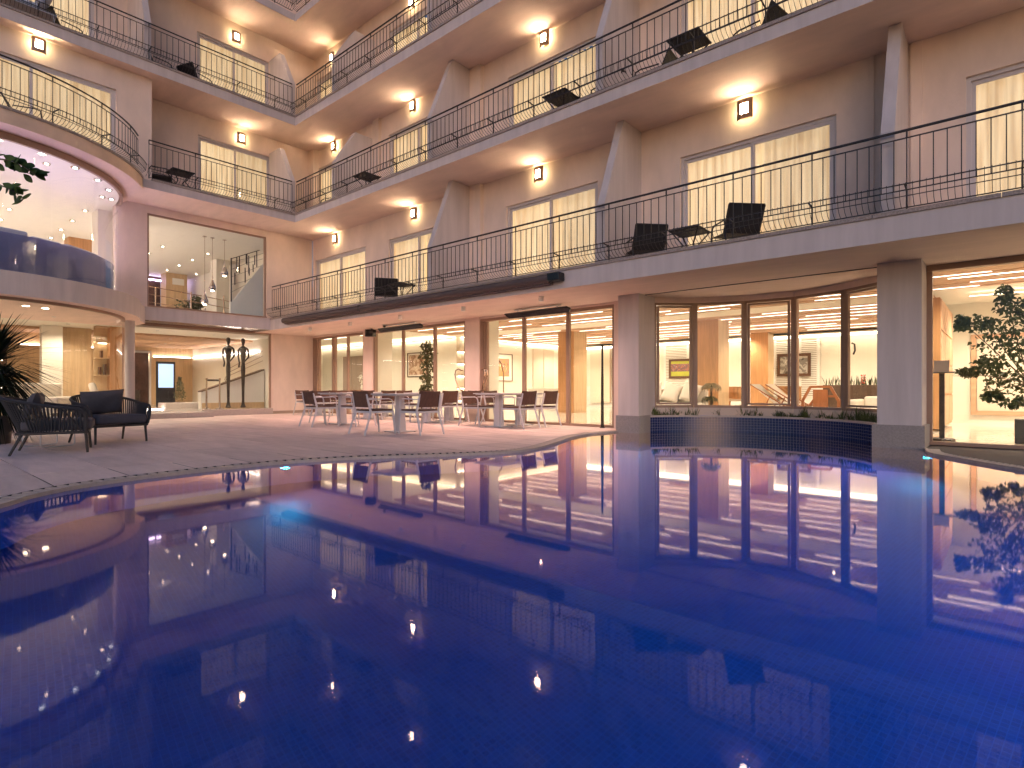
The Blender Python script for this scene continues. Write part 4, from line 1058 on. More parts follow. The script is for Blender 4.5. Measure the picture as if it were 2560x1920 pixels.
for (x, y) in ((0.25,-6.2),(0.1,-5.85)): MB().lathe([(0.06,0),(0.06,0.008)],(x,y,2.596),18).build('downlight','downlight_strong',hc)
for (x, y) in ((-0.8,-7.4),(-1.6,-5.4),(-2.8,-7.6),(-3.4,-2.6),(-3.6,-0.9),(-3.3,-4.8),(-5.4,-1.6),(-7.8,-1.0),(-9.2,-2.6)): recessed(hc, x, y, 2.52 if x < -4.7 else 2.592, HALL_W)  # hidden spots added to brighten the hall and curved lounge
hs = MB(); xx = -4.75
while xx > -10.4:
    if not any(abs(xx-q) < 0.05 for q in (-5.1,-5.5,-7.0,-7.6,-8.4,-9.3)): hs.box(xx-0.03, xx+0.03, -12.8, 0.88, 2.53, 2.602)
    xx -= 0.085
tag(hs.build('ceiling_slats', 'slat_wood', hc), kind='stuff')
for (a, b, c, d) in ((-6.09,-5.98,-12,-7.6),(-6.09,-5.98,-5.4,-3.3),(-10.49,-10.35,-12,-1.95),(-10.49,-10.35,-0.6,0.8)):  # shelves with hidden uplight strips, added to brighten the hall ceiling
    MB().box(a,b,c,d,2.12,2.15).build('added_uplight_shelf','oak_light',hw); MB().box(a+0.03,a+0.06,c,d,2.151,2.17).build('light_strip','strip_up',hw)
MB().box(-10.3,-4.2,0.80,0.86,2.12,2.15).build('added_uplight_shelf','lobby_white',hw); MB().box(-10.3,-4.2,0.84,0.87,2.151,2.17).build('light_strip','strip_up',hw)
MB().box(-4.4,-4.36,-3.0,-1.6,0.182,0.20).build('light_strip','strip_up',hw)  # floor strip added as an uplight for the hall
# oak piers and shelf niche in the curved lounge
for (x, y0, y1, mt) in ((-4.0,-5.24,-4.78,'lobby_white'),(-4.3,-4.72,-4.05,'oak_light')):
    struct(MB().box(x-0.3,x,y0,y1,0.18,2.6).build('lounge_pier',mt),'panelled pier at the back of the curved lounge')
t = thing('shelf_column', 'oak shelf column with lit open shelves in the curved lounge', 'shelf', (-3.1,-4.02,0.18), 0)
MB().box(-0.30,0.0,0.14,0.62,0,2.42).build('side_panel','oak',t); MB().box(-0.30,-0.27,-0.18,0.14,0,2.42).build('back_board','wood_niche',t)
for z in (0.02,0.6,1.02,1.5,1.95,2.38): MB().box(-0.27,0.0,-0.18,0.14,z,z+0.03).build('shelf_board','oak_light',t)
MB().box(-0.2,-0.16,-0.1,0.1,1.93,1.948).build('light_strip','strip_soft',t)
for (yy, zz, hh) in ((-0.1,1.05,0.22),(0.02,1.05,0.3),(-0.06,1.53,0.2)): MB().box(-0.22,-0.06,yy,yy+0.05,zz,zz+hh).build('book','frame_wood',t)
t = thing('bar_shelves', 'dark back-lit bar shelves seen through the left curved glass', 'shelf', (-6.08,-6.6,0.18), 0)
MB().box(0,0.05,-0.9,0.9,0.3,2.3).build('back_board','frame_wood',t)
for z in (0.7,1.1,1.5,1.9):
    MB().box(0.05,0.3,-0.85,0.85,z,z+0.03).build('shelf_board','teak',t); MB().box(0.06,0.1,-0.8,0.8,z-0.022,z-0.002).build('light_strip','strip_soft',t)
for k in range(6): MB().lathe([(0.03,0),(0.035,0.14),(0.012,0.2),(0.012,0.26)],(0.18,-0.6+0.24*k,1.13),10).build('bottle','pot_brown',t,True)
sofa('lounge_sofa', 'cream lounge sofa with striped throw behind the curved ground-floor glass', (-0.2,-5.6,0.18), R(150), 2.4, 'sofa_cloth', 0)
soft_box(MB().box(0,0.55,0,0.16,0,0.36),'lounge_pillow','sofa_cloth',None,0.06,loc=(-1.35,-4.55,0.70),rot=(R(-15),R(20),R(160)))
tag(bpy.data.objects['lounge_pillow'],'pale pillow standing on the lounge sofa behind curved glass','pillow')
# entrance doors onto the street, car and trees outside
t = thing('street_doors', 'glass street doors at the back of the entrance hall', 'door', (-10.5,-1.3,0.18), 0)
MB().box(-0.04,0.04,-0.62,-0.55,0,2.2).box(-0.04,0.04,0.55,0.62,0,2.2).box(-0.04,0.04,-0.55,0.55,2.12,2.2).box(-0.03,0.03,-0.02,0.02,0,2.12).build('frame','white_metal',t)
for a in (-0.55,0.02): MB().quad((0,a,0),(0,a+0.53,0),(0,a+0.53,2.12),(0,a,2.12)).build('pane','glass',t)
struct(MB().box(-40,-10.7,-30,20,-0.012,0.02).build('street','asphalt'),'dark street behind the hotel')
t = thing('parked_car', 'parked hatchback car in the street seen through the hall doors', 'car', (-12.6,-2.6,0.02), R(78))
m = MB(); m.yprism([(-2.0,0.3),(2.0,0.3),(2.0,0.75),(1.3,0.88),(0.6,1.38),(-1.2,1.42),(-1.95,0.95)],-0.82,0.82); m.build('body','car_paint',t,bevel=0.06)
for sx in (-1.25,1.3):
    for sy in (-0.80,0.80): 
        w = MB().cyl((sx,sy-0.1,0.32),(sx,sy+0.1,0.32),0.32,20).build('wheel','tyre',t,True); MB().cyl((sx,sy-0.11,0.32),(sx,sy+0.11,0.32),0.18,12).build('rim','chrome',w,True)
for s in (-0.825,0.825): MB().yprism([(-1.1,0.95),(1.1,0.95),(0.58,1.32),(-1.1,1.35)],s-0.004,s+0.004).build('side_window','night',t)
for s in (-0.6,0.6): MB().box(1.99,2.02,s-0.15,s+0.15,0.6,0.74).build('headlight','chrome',t)
struct(MB().box(-16,-15.8,-12,10,0,7).build('street_wall','night_scene'),'brownish house wall across the dark street')
t = thing('street_lamp', 'warm glowing street lamp seen through the hall doors', 'street lamp', (-13.6,-1.25,0.02), 0)
MB().tube([(0,0,0),(0,0,2.1)],0.04,8).build('post','iron',t,True); MB().lathe([(0.05,0),(0.12,0.1),(0.12,0.2),(0.04,0.3)],(0,0,2.1),14).build('lantern','downlight_strong',t,True)
d = bpy.data.lights.new('street_bulb','POINT'); d.energy = 120; d.color = (1.0,0.6,0.3); d.shadow_soft_size = 0.1; l = bpy.data.objects.new('bulb',d); col.objects.link(l); l.parent = t; l.location = (0.3,0,2.3)
# hall things
t = thing('info_screen', 'upright bright blue information screen in the entrance hall', 'screen', (-6.6,-1.37,0.18), R(90))
MB().box(-0.30,0.30,-0.03,0.03,0,1.62).build('case','night',t); MB().box(-0.24,0.24,-0.036,-0.031,0.70,1.54).build('display','screen',t)
t = thing('topiary_tree', 'cone-shaped potted topiary in the entrance hall', 'plant', (-6.0,-1.12,0.18), 0)
MB().box(-0.14,0.14,-0.14,0.14,0,0.2).build('pot','pot_brown',t,bevel=0.01)
leafy('foliage','leaf_olive',t,[((0,0,0.38),(0.21,0.21,0.14)),((0,0,0.55),(0.18,0.18,0.14)),((0,0,0.72),(0.13,0.13,0.14)),((0,0,0.90),(0.08,0.08,0.12)),((0,0,1.03),(0.04,0.04,0.06))],620,0.055,31,0.0)
t = thing('stone_bench', 'low angular stone bench in the entrance hall', 'bench', (-4.5,-1.55,0.18), 0)
MB().yprism([(-0.35,0),(0.35,0),(0.35,0.20),(-0.35,0.20)],-0.6,0.65).build('seat_block','plinth_stone',t,bevel=0.01)
t = thing('stair_flight', 'white stair flight with dark sloping edge and steel handrails', 'stairs', (-3.8,0,0.18), 0)
MB().xprism([(-1.22,0.0),(0.86,0.0),(0.86,1.30),(-1.22,0.54)],-0.25,0.0).build('stair_side','white_paint',t)
MB().xprism([(-1.22,0.545),(0.86,1.305),(0.86,1.35),(-1.22,0.59)],-0.27,0.02).build('sloping_edge','pot_brown',t)
MB().box(0.001,0.02,-1.2,0.86,0.0,0.19).build('base_board','oak_light',t)
for k, hh in enumerate((0.35,0.52,0.70)): MB().tube([(-0.1,-0.45,0.60+hh*0.5),(-0.1,-0.25,0.88+hh*0.7),(-0.1,0.86,1.30+hh)],0.012,6).build('handrail','chrome',t,True)
t = thing('rope_barrier', 'pair of steel barrier posts with dark belt in the entrance hall', 'barrier', (-3.2,-1.08,0.18), 0)
for s in (-0.2,0.2): MB().lathe([(0.13,0),(0.13,0.02),(0.03,0.05),(0.024,0.92),(0.034,0.93),(0.034,1.0)],(0,s,0),16).build('post','chrome',t,True)
MB().box(-0.004,0.004,-0.18,0.18,0.90,0.96).build('belt','pot_dark',t)
def statue(loc, rz, label):
    vs = [(0,0,1.30),(0,0,1.0),(0,0,0.62),(0,0,0.25),(0,0,0.08),(0,0,0.01),(0,0,1.55),(0,0,1.80),(0,0,1.97),(0,0,2.08),(0,0,2.17),(0,0,2.26),(0,0,2.345),
          (-0.10,0,2.00),(-0.165,0.01,1.96),(-0.185,0.02,1.72),(-0.10,-0.05,1.50),(-0.115,-0.07,1.36),(0.10,0,2.00),(0.165,0.01,1.96),(0.175,0.03,1.72),(0.06,-0.07,1.52),(0.0,-0.09,1.50)]
    ed = [(0,1),(1,2),(2,3),(3,4),(4,5),(0,6),(6,7),(7,8),(8,9),(9,10),(10,11),(11,12),(8,13),(13,14),(14,15),(15,16),(16,17),(8,18),(18,19),(19,20),(20,21),(21,22)]
    rad = [(.075,.065),(.062,.055),(.048,.045),(.042,.042),(.06,.07),(.13,.14),(.055,.045),(.10,.06),(.125,.055),(.026,.026),(.05,.055),(.075,.08),(.05,.055),(.045,.042),(.036,.036),(.028,.028),(.024,.024),(.026,.034),(.045,.042),(.036,.036),(.028,.028),(.024,.024),(.024,.022)]
    me = bpy.data.meshes.new('statue'); me.from_pydata(vs, ed, []); me.update()
    o = bpy.data.objects.new('statue', me); col.objects.link(o); o.location = loc; o.rotation_euler = (0,0,rz)
    md = o.modifiers.new('skin','SKIN'); me.materials.append(MATS['statue'])
    for i, v in enumerate(me.skin_vertices[0].data): v.radius = rad[i]; v.use_root = (i == 0)
    sb = o.modifiers.new('sub','SUBSURF'); sb.levels = 2; sb.render_levels = 2
    return tag(o, label, 'statue', 'slender dark statues behind the entrance glass')
statue((-3.3,-0.57,0.19), R(44), 'slender dark standing statue behind the entrance glass, left of two')
statue((-3.3,-0.09,0.19), R(36), 'slender dark standing statue behind the entrance glass, right of two')

# ------------------------------------------------------------------ left wing, first floor: lounge
UF = [(-1.76,1.0),(-11.5,1.0),(-11.5,-13),(-1.6,-13)]+arc(LC,3.15,-60,86,36)+[(-1.76,-4.1)]
struct(MB().prism(UF,3.05,3.08).build('lounge_floor','lobby_floor'),'pale floor of the first-floor lounge')
uc = struct(MB().prism(UF,5.64,5.72).build('lounge_ceiling','lobby_white'),'white ceiling of the first-floor lounge with downlights')
struct(MB().box(-11.6,-11.5,-13,-3.4,3.08,5.64).box(-11.5,-3.6,0.95,1.0,3.08,5.64).build('lounge_far_wall','lobby_white'),'cream far walls of the first-floor lounge')
for (x, y) in ((-2.7,-5.9),(-4.1,-5.9),(-5.5,-5.9),(-1.04,-4.55),(-2.7,-4.54),(-4.1,-4.54),(-5.5,-4.54),(-6.9,-4.54),(-5.45,-1.82),(-6.88,-1.82),(-6.85,-0.4),(-8.24,-0.38),(-9.57,-0.38),(-5.39,-0.41),(-9.54,0.7),(0.57,-5.91),(-0.2,-7.3),(-2.7,-7.3),(-5,-7.3)):
    MB().lathe([(0.075,0),(0.07,0.012)],(x,y,5.626),16).build('downlight_ring','chrome',uc); MB().lathe([(0.03,0),(0.03,0.006)],(x,y,5.618),12).build('downlight','spot_glow',uc)
for a in (10,24,38,52,65,80): 
    x, y = LC[0]+3.0*math.cos(R(a)), LC[1]+3.0*math.sin(R(a)); MB().lathe([(0.085,0),(0.08,0.012)],(x,y,5.626),16).build('downlight_ring','chrome',uc); MB().lathe([(0.04,0),(0.04,0.006)],(x,y,5.618),12).build('downlight','spot_cool',uc)
m = MB(); pa, pb = arc(LC,2.5,-50,84,30), arc(LC,2.58,-50,84,30)
for i in range(30): m.prism([pa[i],pa[i+1],pb[i+1],pb[i]],3.95,3.98)
m.build('violet_light_line','strip_violet',uc)
for (x0, x1, y) in ((-11,-2.2,-2.9),(-11,-7,-8)): MB().box(x0,x1,y-0.04,y+0.04,3.12,3.16).build('added_uplight_line','strip_up',uc)  # glowing lines out of sight on the floor, added to light the ceiling
MB().box(-2.7,-2.64,-12,-4.6,3.14,3.18).build('added_uplight_line','strip_up',uc); MB().box(-6.0,-5.94,-12,-4.6,3.14,3.18).build('added_uplight_line','strip_up',uc)
m = MB(); pa, pb = arc(LC,3.02,-60,86,36), arc(LC,3.06,-60,86,36)
for i in range(36): m.prism([pa[i],pb[i],pb[i+1],pa[i+1]],3.08,3.87)
m.build('parapet_panel','parapet_panel',hotel)
cush = thing('curved_sofa', 'long pale blue curved sofa along the first-floor lounge glass', 'sofa', (0,0,0), 0)
for k, (a0, a1, z1) in enumerate(((2,20,3.99),(21,33,3.93),(35,58,3.95))):
    pa, pb = arc(LC,2.62,a0,a1,8), arc(LC,2.95,a0,a1,8); soft_box(MB().prism(pa+list(reversed(pb)),3.5,z1),'back_cushion','sofa_blue',cush,0.05)
pa, pb = arc(LC,2.1,0,60,20), arc(LC,2.94,0,60,20); MB().prism(pa+list(reversed(pb)),3.2,3.49).build('seat','sofa_blue',cush)
def big_col(x, y0, y1, mt, label):
    struct(MB().box(x-0.6,x,y0,y1,3.08,5.64).build('lounge_column',mt),label)
big_col(-6.3,-4.2,-3.5,'oak','oak column in the first-floor lounge'); big_col(-10.1,-0.25,0.55,'oak_light','oak column with white sign panel in the lounge'); big_col(-6.0,0.12,0.58,'lobby_white','white column in the lounge'); big_col(-2.3,-4.35,-3.85,'lobby_white','white column at the end of the curved glass')
t = thing('blank_sign', 'blank white panel on the far oak column', 'sign', (-10.09,0.2,5.3), 0); MB().box(0,0.03,-0.22,0.22,-0.13,0.13).build('panel','paper',t)
t = thing('night_window', 'dark far window of the lounge with blue light along its top', 'window', (-11.5,-1.2,3.1), 0)
MB().box(-0.05,0.0,-2.2,2.15,0,2.5).build('dark_glass','night_scene',t); MB().box(0.0,0.03,-2.2,2.1,2.36,2.42).build('blue_light_line','strip_violet',t)
for y in (-1.3,0.3,1.2): MB().box(0.0,0.04,y-0.03,y+0.03,0,2.36).build('mullion','sofa_blue',t)
t = thing('steel_balustrade', 'steel balustrade with horizontal rails inside the lounge window', 'balustrade', (-4.6,0,3.08), 0)
for z in (0.95,0.70,0.45,0.2): MB().tube([(0.0,-2.6,z+0.08),(0.05,-1.6,z),(0.0,-0.7,z-0.06),(-0.3,0.1,z-0.08)],0.014,6).build('rail','brass_steel',t,True)
for y in (-2.3,-1.25,-0.2): MB().cyl((0.03,y,0),(0.03,y,1.0),0.022,8).build('post','brass_steel',t)
t = thing('lounge_plant', 'leafy green plant behind the lounge balustrade', 'plant', (-5.0,-1.2,3.08), 0)
MB().lathe([(0.15,0),(0.2,0.25),(0.17,0.25)],n=14).build('pot','pot_brown',t,True); leafy('foliage','leaf_olive',t,[((0,0.1,0.55),(0.35,0.5,0.25)),((0,0.3,0.75),(0.2,0.2,0.2))],260,0.13,41,-0.1)
def pendant(y, z, label):
    t = thing('pendant_lamp', label, 'pendant lamp', (-3.0,y,z), 0, 'chrome teardrop pendants')
    MB().lathe([(0.02,-0.02),(0.085,0.0),(0.108,0.06),(0.10,0.12),(0.06,0.22),(0.025,0.34),(0.01,0.46)],n=24).build('teardrop','chrome',t,True)
    MB().cyl((0,0,0.45),(0,0,5.62-z),0.007,6).build('cord','brass_steel',t); MB().lathe([(0.06,0),(0.06,0.02)],(0,0,5.61-z),14).build('ceiling_plate','chrome',t)
    MB().lathe([(0.05,0),(0.05,0.004)],(0,0,-0.026),12).build('bulb','spot_glow',t)
pendant(-1.41,3.50,'lowest chrome teardrop pendant in the lounge window'); pendant(-1.18,3.96,'middle-height chrome teardrop pendant in the lounge window'); pendant(-0.81,4.48,'highest chrome teardrop pendant in the lounge window')
t = thing('upper_stair', 'white stair wall rising behind the lounge window', 'stairs', (-3.5,0,3.08), 0)
MB().xprism([(-0.42,0),(0.92,0),(0.92,2.45),(0.62,2.02),(-0.37,0.66),(-0.42,0.66)],-0.1,0.0).build('stair_wall','white_paint',t)
t = thing('metal_screen', 'black abstract metal rod screen above the lounge stair', 'screen', (-3.52,0,3.08), 0)
MB().box(-0.02,0.02,-0.40,-0.37,0.66,2.12).build('post','iron',t); MB().tube([(0,-0.38,2.10),(0,0.9,2.72)],0.012,5).build('top_bar','iron',t)
rnd = random.Random(2)
for k in range(16):
    y = -0.3+1.15*rnd.random(); lo = 0.66+(y+0.37)*1.36; hi = 2.1+(y+0.38)*0.48; a = lo+(hi-lo)*rnd.random()*0.7
    MB().box(-0.012,0.012,y-0.012,y+0.012,a,min(hi,a+0.25+0.5*rnd.random())).build('rod','iron',t)
for k in range(5): MB().tube([(0,-0.36,1.0+0.25*k),(0,0.1,1.12+0.3*k if k%2 else 1.3+0.22*k),(0,0.85,1.75+0.2*k)],0.006,4).build('wire','iron',t)
# ------------------------------------------------------------------ terrace furniture
def make_patio_chair(label):
    t = thing('terrace_chair', label, 'chair', (0,0,0), 0, 'white armchairs with brown woven seats on the terrace')
    # faces +y; back legs at y=-0.26
    for s in (-0.25, 0.25):
        MB().tube([(s*1.08,-0.36,0.0),(s*1.0,-0.22,0.42),(s*0.97,-0.27,0.62),(s*0.95,-0.30,0.74)],0.018,4,True,[0.016,0.023,0.020,0.014]).build('leg','white_metal',t)
        MB().tube([(s*1.04,0.30,0.0),(s*1.02,0.25,0.42)],0.018,4,True,[0.015,0.021]).build('leg','white_metal',t)
        MB().tube([(s*1.06,-0.27,0.645),(s*1.06,0.16,0.655),(s*1.06,0.22,0.635),(s*1.05,0.245,0.58),(s*1.02,0.25,0.43)],0.011,6).build('armrest','white_metal',t,True)
    MB().box(-0.25,0.25,-0.23,-0.20,0.395,0.43).box(-0.25,0.25,0.235,0.265,0.395,0.43).box(-0.262,-0.235,-0.20,0.235,0.395,0.43).box(0.235,0.262,-0.20,0.235,0.395,0.43).build('seat_frame','white_metal',t)
    soft_box(MB().box(-0.245,0.245,-0.22,0.27,0.431,0.46),'seat','wicker',t,0.012)
    m = MB(); n = 10; pr = []
    for i in range(n+1):
        x = -0.235+0.47*i/n; pr.append((x, -0.268-0.02*(1-(2*x/0.47)**2)))
    k = len(m.v)
    for dy in (0.0, 0.022):
        for i, (x, y) in enumerate(pr):
            top = 0.795-0.012*(1-abs(2*x/0.47)**2); m.v += [(x, y+dy+0.025, 0.50), (x, y+dy-0.03, top)]
    L = 2*(n+1)
    for i in range(n):
        a = k+2*i; m.f += [(a,a+1,a+3,a+2),(a+L,a+L+2,a+L+3,a+L+1),(a+1,a+L+1,a+L+3,a+3),(a,a+2,a+L+2,a+L)]
    m.f += [(k,k+L,k+L+1,k+1),(k+2*n,k+2*n+1,k+L+2*n+1,k+L+2*n)]
    m.build('backrest','wicker',t,True)
    return t
def make_patio_table(label):
    t = thing('terrace_table', label, 'table', (0,0,0), 0, 'white square pedestal tables on the terrace')
    MB().box(-0.40,0.40,-0.40,0.40,0.722,0.742).build('top','white_metal',t,bevel=0.004)
    MB().box(-0.36,0.36,-0.36,0.36,0.70,0.7215).build('top_frame','white_metal',t)
    m = MB(); k = 0
    m.v = [(-.085,-.085,.02),(.085,-.085,.02),(.085,.085,.02),(-.085,.085,.02),(-.06,-.06,.70),(.06,-.06,.70),(.06,.06,.70),(-.06,.06,.70)]
    m.f = [(0,1,5,4),(1,2,6,5),(2,3,7,6),(3,0,4,7)]; m.build('pedestal','white_metal',t,bevel=0.006)
    MB().box(-0.24,0.24,-0.24,0.24,0.008,0.02).build('base_plate','white_metal',t,bevel=0.003)
    for a in (-0.2,0.2):
        for b in (-0.2,0.2): MB().cyl((a,b,0),(a,b,0.008),0.02,8).build('foot','tyre',t)
    return t
CH = [  # x, y, facing angle of the chair front (deg), label
 (7.12,-2.25,88,'white terrace chair with brown seat, frontmost, its back to the pool'),
 (7.80,-1.70,178,'white terrace chair at the right side of the frontmost table'),
 (4.42,-1.76,90,'white terrace chair at the near side of the left front table'),
 (4.85,-1.10,182,'white terrace chair at the right side of the left front table'),
 (3.35,-0.95,2,'white terrace chair at the left side of the left front table'),
 (6.98,0.66,0,'white terrace chair on the left of the near right-hand table'),
 (8.20,0.66,180,'white terrace chair on the right of the near right-hand table'),
 (8.15,1.48,178,'rightmost white terrace chair, by the rear right-hand table'),
 (6.88,1.50,4,'white terrace chair on the left of the rear right-hand table'),
 (5.70,0.76,176,'white terrace chair on the right of the middle table'),
 (4.42,0.80,0,'white terrace chair on the left of the middle table'),
 (5.66,1.60,180,'white terrace chair on the right of the rear middle table'),
 (4.40,1.58,-2,'white terrace chair on the left of the rear middle table'),
 (3.12,0.85,182,'white terrace chair on the right of the table before the pillar'),
 (1.88,0.80,0,'white terrace chair on the left of the table before the pillar'),
 (2.75,1.72,180,'white terrace chair on the right of the rear table before the pillar'),
 (0.38,0.95,182,'white terrace chair on the right of the far left table'),
 (-0.86,0.86,3,'leftmost white terrace chair, by the far left table'),
 (1.45,1.75,0,'white terrace chair on the left of the rear table before the pillar')]
proto = None
for (x, y, a, lb) in CH:
    if proto is None: proto = make_patio_chair(lb); o = proto; o.location = (x,y,0); o.rotation_euler = (0,0,R(a-90))
    else: copy_tree(proto, (x,y,0), R(a-90), lb)
TB = [(7.07,-1.60,'white square table nearest the pool on the terrace'),(4.09,-1.0,'white square table at the front left of the terrace set'),(7.59,0.69,'near white square table at the right of the terrace set'),(7.51,1.50,'rear white square table at the right of the terrace set'),(5.07,0.77,'white square table in the middle of the terrace set'),(5.03,1.58,'rear white square table in the middle by the doors'),(2.50,0.81,'white square table in front of the left door pillar'),(-0.26,0.92,'far left white square table by the pink wall'),(2.11,1.68,'rear white square table in front of the left door pillar')]
proto = None
for (x, y, lb) in TB:
    if proto is None: proto = make_patio_table(lb); proto.location = (x,y,0)
    else: copy_tree(proto, (x,y,0), 0, lb)

# rope armchairs by the lounge
def rope_armchair(loc, rz, label):
    t = thing('rope_armchair', label, 'armchair', loc, rz, 'dark rope armchairs beside the pool')
    # faces +y; seat frame z=0.27
    W, D = 0.37, 0.36
    for (x, y, dx, dy) in ((-W+0.02,-D+0.06,-0.03,-0.12),(W-0.02,-D+0.06,0.03,-0.12),(-W+0.02,D-0.02,-0.01,0.02),(W-0.02,D-0.02,0.01,0.02)):
        MB().tube([(x+dx,y+dy,0.0),(x,y,0.27)],0.018,8,True,[0.015,0.019]).build('leg','iron',t,True)
    def ring_pt(u, top):
        # u 0..1 from right front round the back to left front
        ang = R(-8+196*u); cx, cy = (math.cos(ang), -math.sin(ang))
        r = 1.0/max(abs(cx)**2.6+abs(cy)**2.6, 1e-6)**(1/2.6)
        sx = W+0.015 if not top else W+0.07; sy = D if not top else D+0.20
        x = cx*r*sx; y = cy*r*sy
        if not top: y = max(y, -D)
        return x, y
    n = 46; base = []; topp = []
    for i in range(n+1):
        u = i/n; x, y = ring_pt(u, False); base.append((x, y if u not in (0,1) else D*0.9, 0.285))
        x2, y2 = ring_pt(u, True); back = math.sin(math.pi*u)
        topp.append((x2, y2, 0.60+0.14*back**1.3))
    # straighten arms forward
    def arm(side):
        s = 1 if side == 'r' else -1
        return [(s*(W+0.015), D*0.95, 0.285),(s*(W+0.04), D*0.98, 0.42),(s*(W+0.06), D*0.93, 0.52),(s*(W+0.07), D*0.75, 0.575),(s*(W+0.07), D*0.3, 0.595)]
    ar = arm('r'); al = arm('l')
    rail = ar+topp+list(reversed(al))
    MB().tube(rail,0.021,8).build('top_rail','rope',t,True)
    MB().tube([(W,D,0.27),(W,-D*0.8,0.27),(W-0.06,-D,0.27),(-W+0.06,-D,0.27),(-W,-D*0.8,0.27),(-W,D,0.27),(W,D,0.27)],0.02,6).build('seat_frame','iron',t)
    cord = MB()
    for i in range(n+1):
        cord_i = MB().tube([base[i], ((base[i][0]+topp[i][0])/2*1.0, (base[i][1]+topp[i][1])/2, (base[i][2]+topp[i][2])/2), topp[i]],0.0105,5)
        cord_i.build('rope_strand','rope',t,True)
    for s in (1, -1):
        for j in range(7):
            y = D*0.9-j*0.042; z = 0.585 if y < D*0.72 else 0.50+0.085*(D*0.95-y)/(D*0.25)
            MB().tube([(s*(W+0.01),y,0.285),(s*(W+0.065),y+0.01,z)],0.0105,5).build('rope_strand','rope',t,True)
    soft_box(MB().box(-W+0.02,W-0.02,-D+0.04,D+0.05,0.30,0.435),'seat_cushion','cushion',t,0.04)
    return t
rope_armchair((6.42,-6.80,0), R(-15), 'dark rope armchair seen from its side, nearest the pool on the left')
rope_armchair((5.34,-5.93,0), R(-79), 'dark rope armchair facing the pool with large back cushion')
o = pillow('back_cushion','cushion',None,0.62,0.40,0.17,(5.10,-5.98,0.62),(R(-16),R(4),R(-80))); tag(o,'large grey cushion leaning in the armchair that faces the pool','cushion')
o = pillow('back_cushion','cushion',None,0.58,0.40,0.16,(6.38,-7.02,0.60),(R(-18),0,R(-15))); tag(o,'grey cushion half hidden in the side-on rope armchair','cushion')
t = thing('side_table', 'small table with pale bent-tube sled base behind the rope armchairs', 'table', (5.55,-6.72,0), R(20))
for s in (-0.2,0.2): MB().tube([(s,-0.22,0.40),(s,-0.22,0.04),(s,-0.19,0.012),(s,0.19,0.012),(s,0.22,0.04),(s,0.22,0.40)],0.011,6).build('sled_leg','white_metal',t,True)
MB().box(-0.25,0.25,-0.26,0.26,0.40,0.42).build('top','white_metal',t,bevel=0.005)

# spiky palm at the left edge
t = thing('spiky_palm', 'dark spiky palm at the left edge behind the armchairs', 'plant', (4.35,-7.22,0), 0)
MB().lathe([(0.24,0),(0.28,0.42),(0.25,0.42)],n=20).build('pot','pot_dark',t,True)
m = MB(); m.tube([(0,0,0.3),(0.02,0,0.8),(0,0,1.25)],0.07,8,True,[0.09,0.07,0.06]); m.build('trunk','bark',t,True)
rnd = random.Random(77); m = MB()
def blade(p, d, L, w, sag):
    d = d.normalized(); s = d.cross(Vector((0,0,1)));
    if s.length < 1e-3: s = Vector((1,0,0))
    s = s.normalized()*w
    a = p; b = p+d*L*0.5+Vector((0,0,-sag*0.25*L)); c = p+d*L+Vector((0,0,-sag*L))
    m.tris([a-s*0.5,a+s*0.5,b+s,b-s,c],[(0,1,2,3),(3,2,4)])
for q in range(620):
    an = rnd.random()*6.283; el = rnd.uniform(-1.25,1.2); d = Vector((math.cos(an)*math.cos(el), math.sin(an)*math.cos(el), math.sin(el)))
    c = Vector((0,0,1.22 if q % 3 else 0.85)); blade(c+d*0.08, d, rnd.uniform(0.7,1.15)*(0.8 if q % 3 == 0 else 1.0), 0.016, 0.12+0.25*rnd.random())
m.build('fronds','palm_leaf',t)
# overhanging twig close to the camera, upper left
t = thing('overhanging_branch', 'leafy green branch hanging in at the upper left edge', 'branch', (11.25,-7.86,2.10), 0); t.scale = (0.72,0.72,0.72)
m = MB(); m.tube([(-0.45,-0.5,0.32),(-0.12,-0.22,0.26),(0.10,-0.02,0.22),(0.22,0.10,0.10)],0.008,5,True,[0.012,0.009,0.006,0.003]); m.tube([(-0.3,-0.4,0.10),(-0.05,-0.14,0.04),(0.08,0.0,-0.05)],0.005,5); m.build('twig','bark',t,True)
rnd = random.Random(6); m = MB()
def big_leaf(p, d, L, W):
    d = d.normalized(); s = d.cross(Vector((0.3,-0.8,0.4))).normalized(); nn = d.cross(s)
    pr = [(0,0),(0.15,0.5),(0.35,0.95),(0.55,1.0),(0.75,0.75),(0.9,0.4),(1,0)]
    L_, R_ = [], []
    for (u, w) in pr: L_.append(p+d*L*u+s*W*w*0.5+nn*0.1*L*w*0.4); R_.append(p+d*L*u-s*W*w*0.5+nn*0.1*L*w*0.4)
    C_ = [p+d*L*u for (u, w) in pr]
    for i in range(len(pr)-1): m.tris([C_[i],C_[i+1],L_[i+1],L_[i]],[(0,1,2,3)]); m.tris([C_[i],R_[i],R_[i+1],C_[i+1]],[(0,1,2,3)])
for (c, cnt, sp) in (((0.05,-0.06,0.22),16,0.12),((0.16,0.05,0.15),9,0.07),((-0.06,-0.16,0.28),12,0.1),((0.02,-0.06,-0.01),9,0.06),((0.10,0.02,-0.08),5,0.03)):
    for q in range(cnt):
        p = Vector(c)+Vector((rnd.uniform(-sp,sp),rnd.uniform(-sp,sp),rnd.uniform(-sp*0.5,sp*0.5)))
        big_leaf(p, Vector((rnd.uniform(-0.3,1),rnd.uniform(-0.3,1),rnd.uniform(-0.9,0.4))), rnd.uniform(0.08,0.13), rnd.uniform(0.05,0.07))
m.build('leaves','leaf_branch',t)

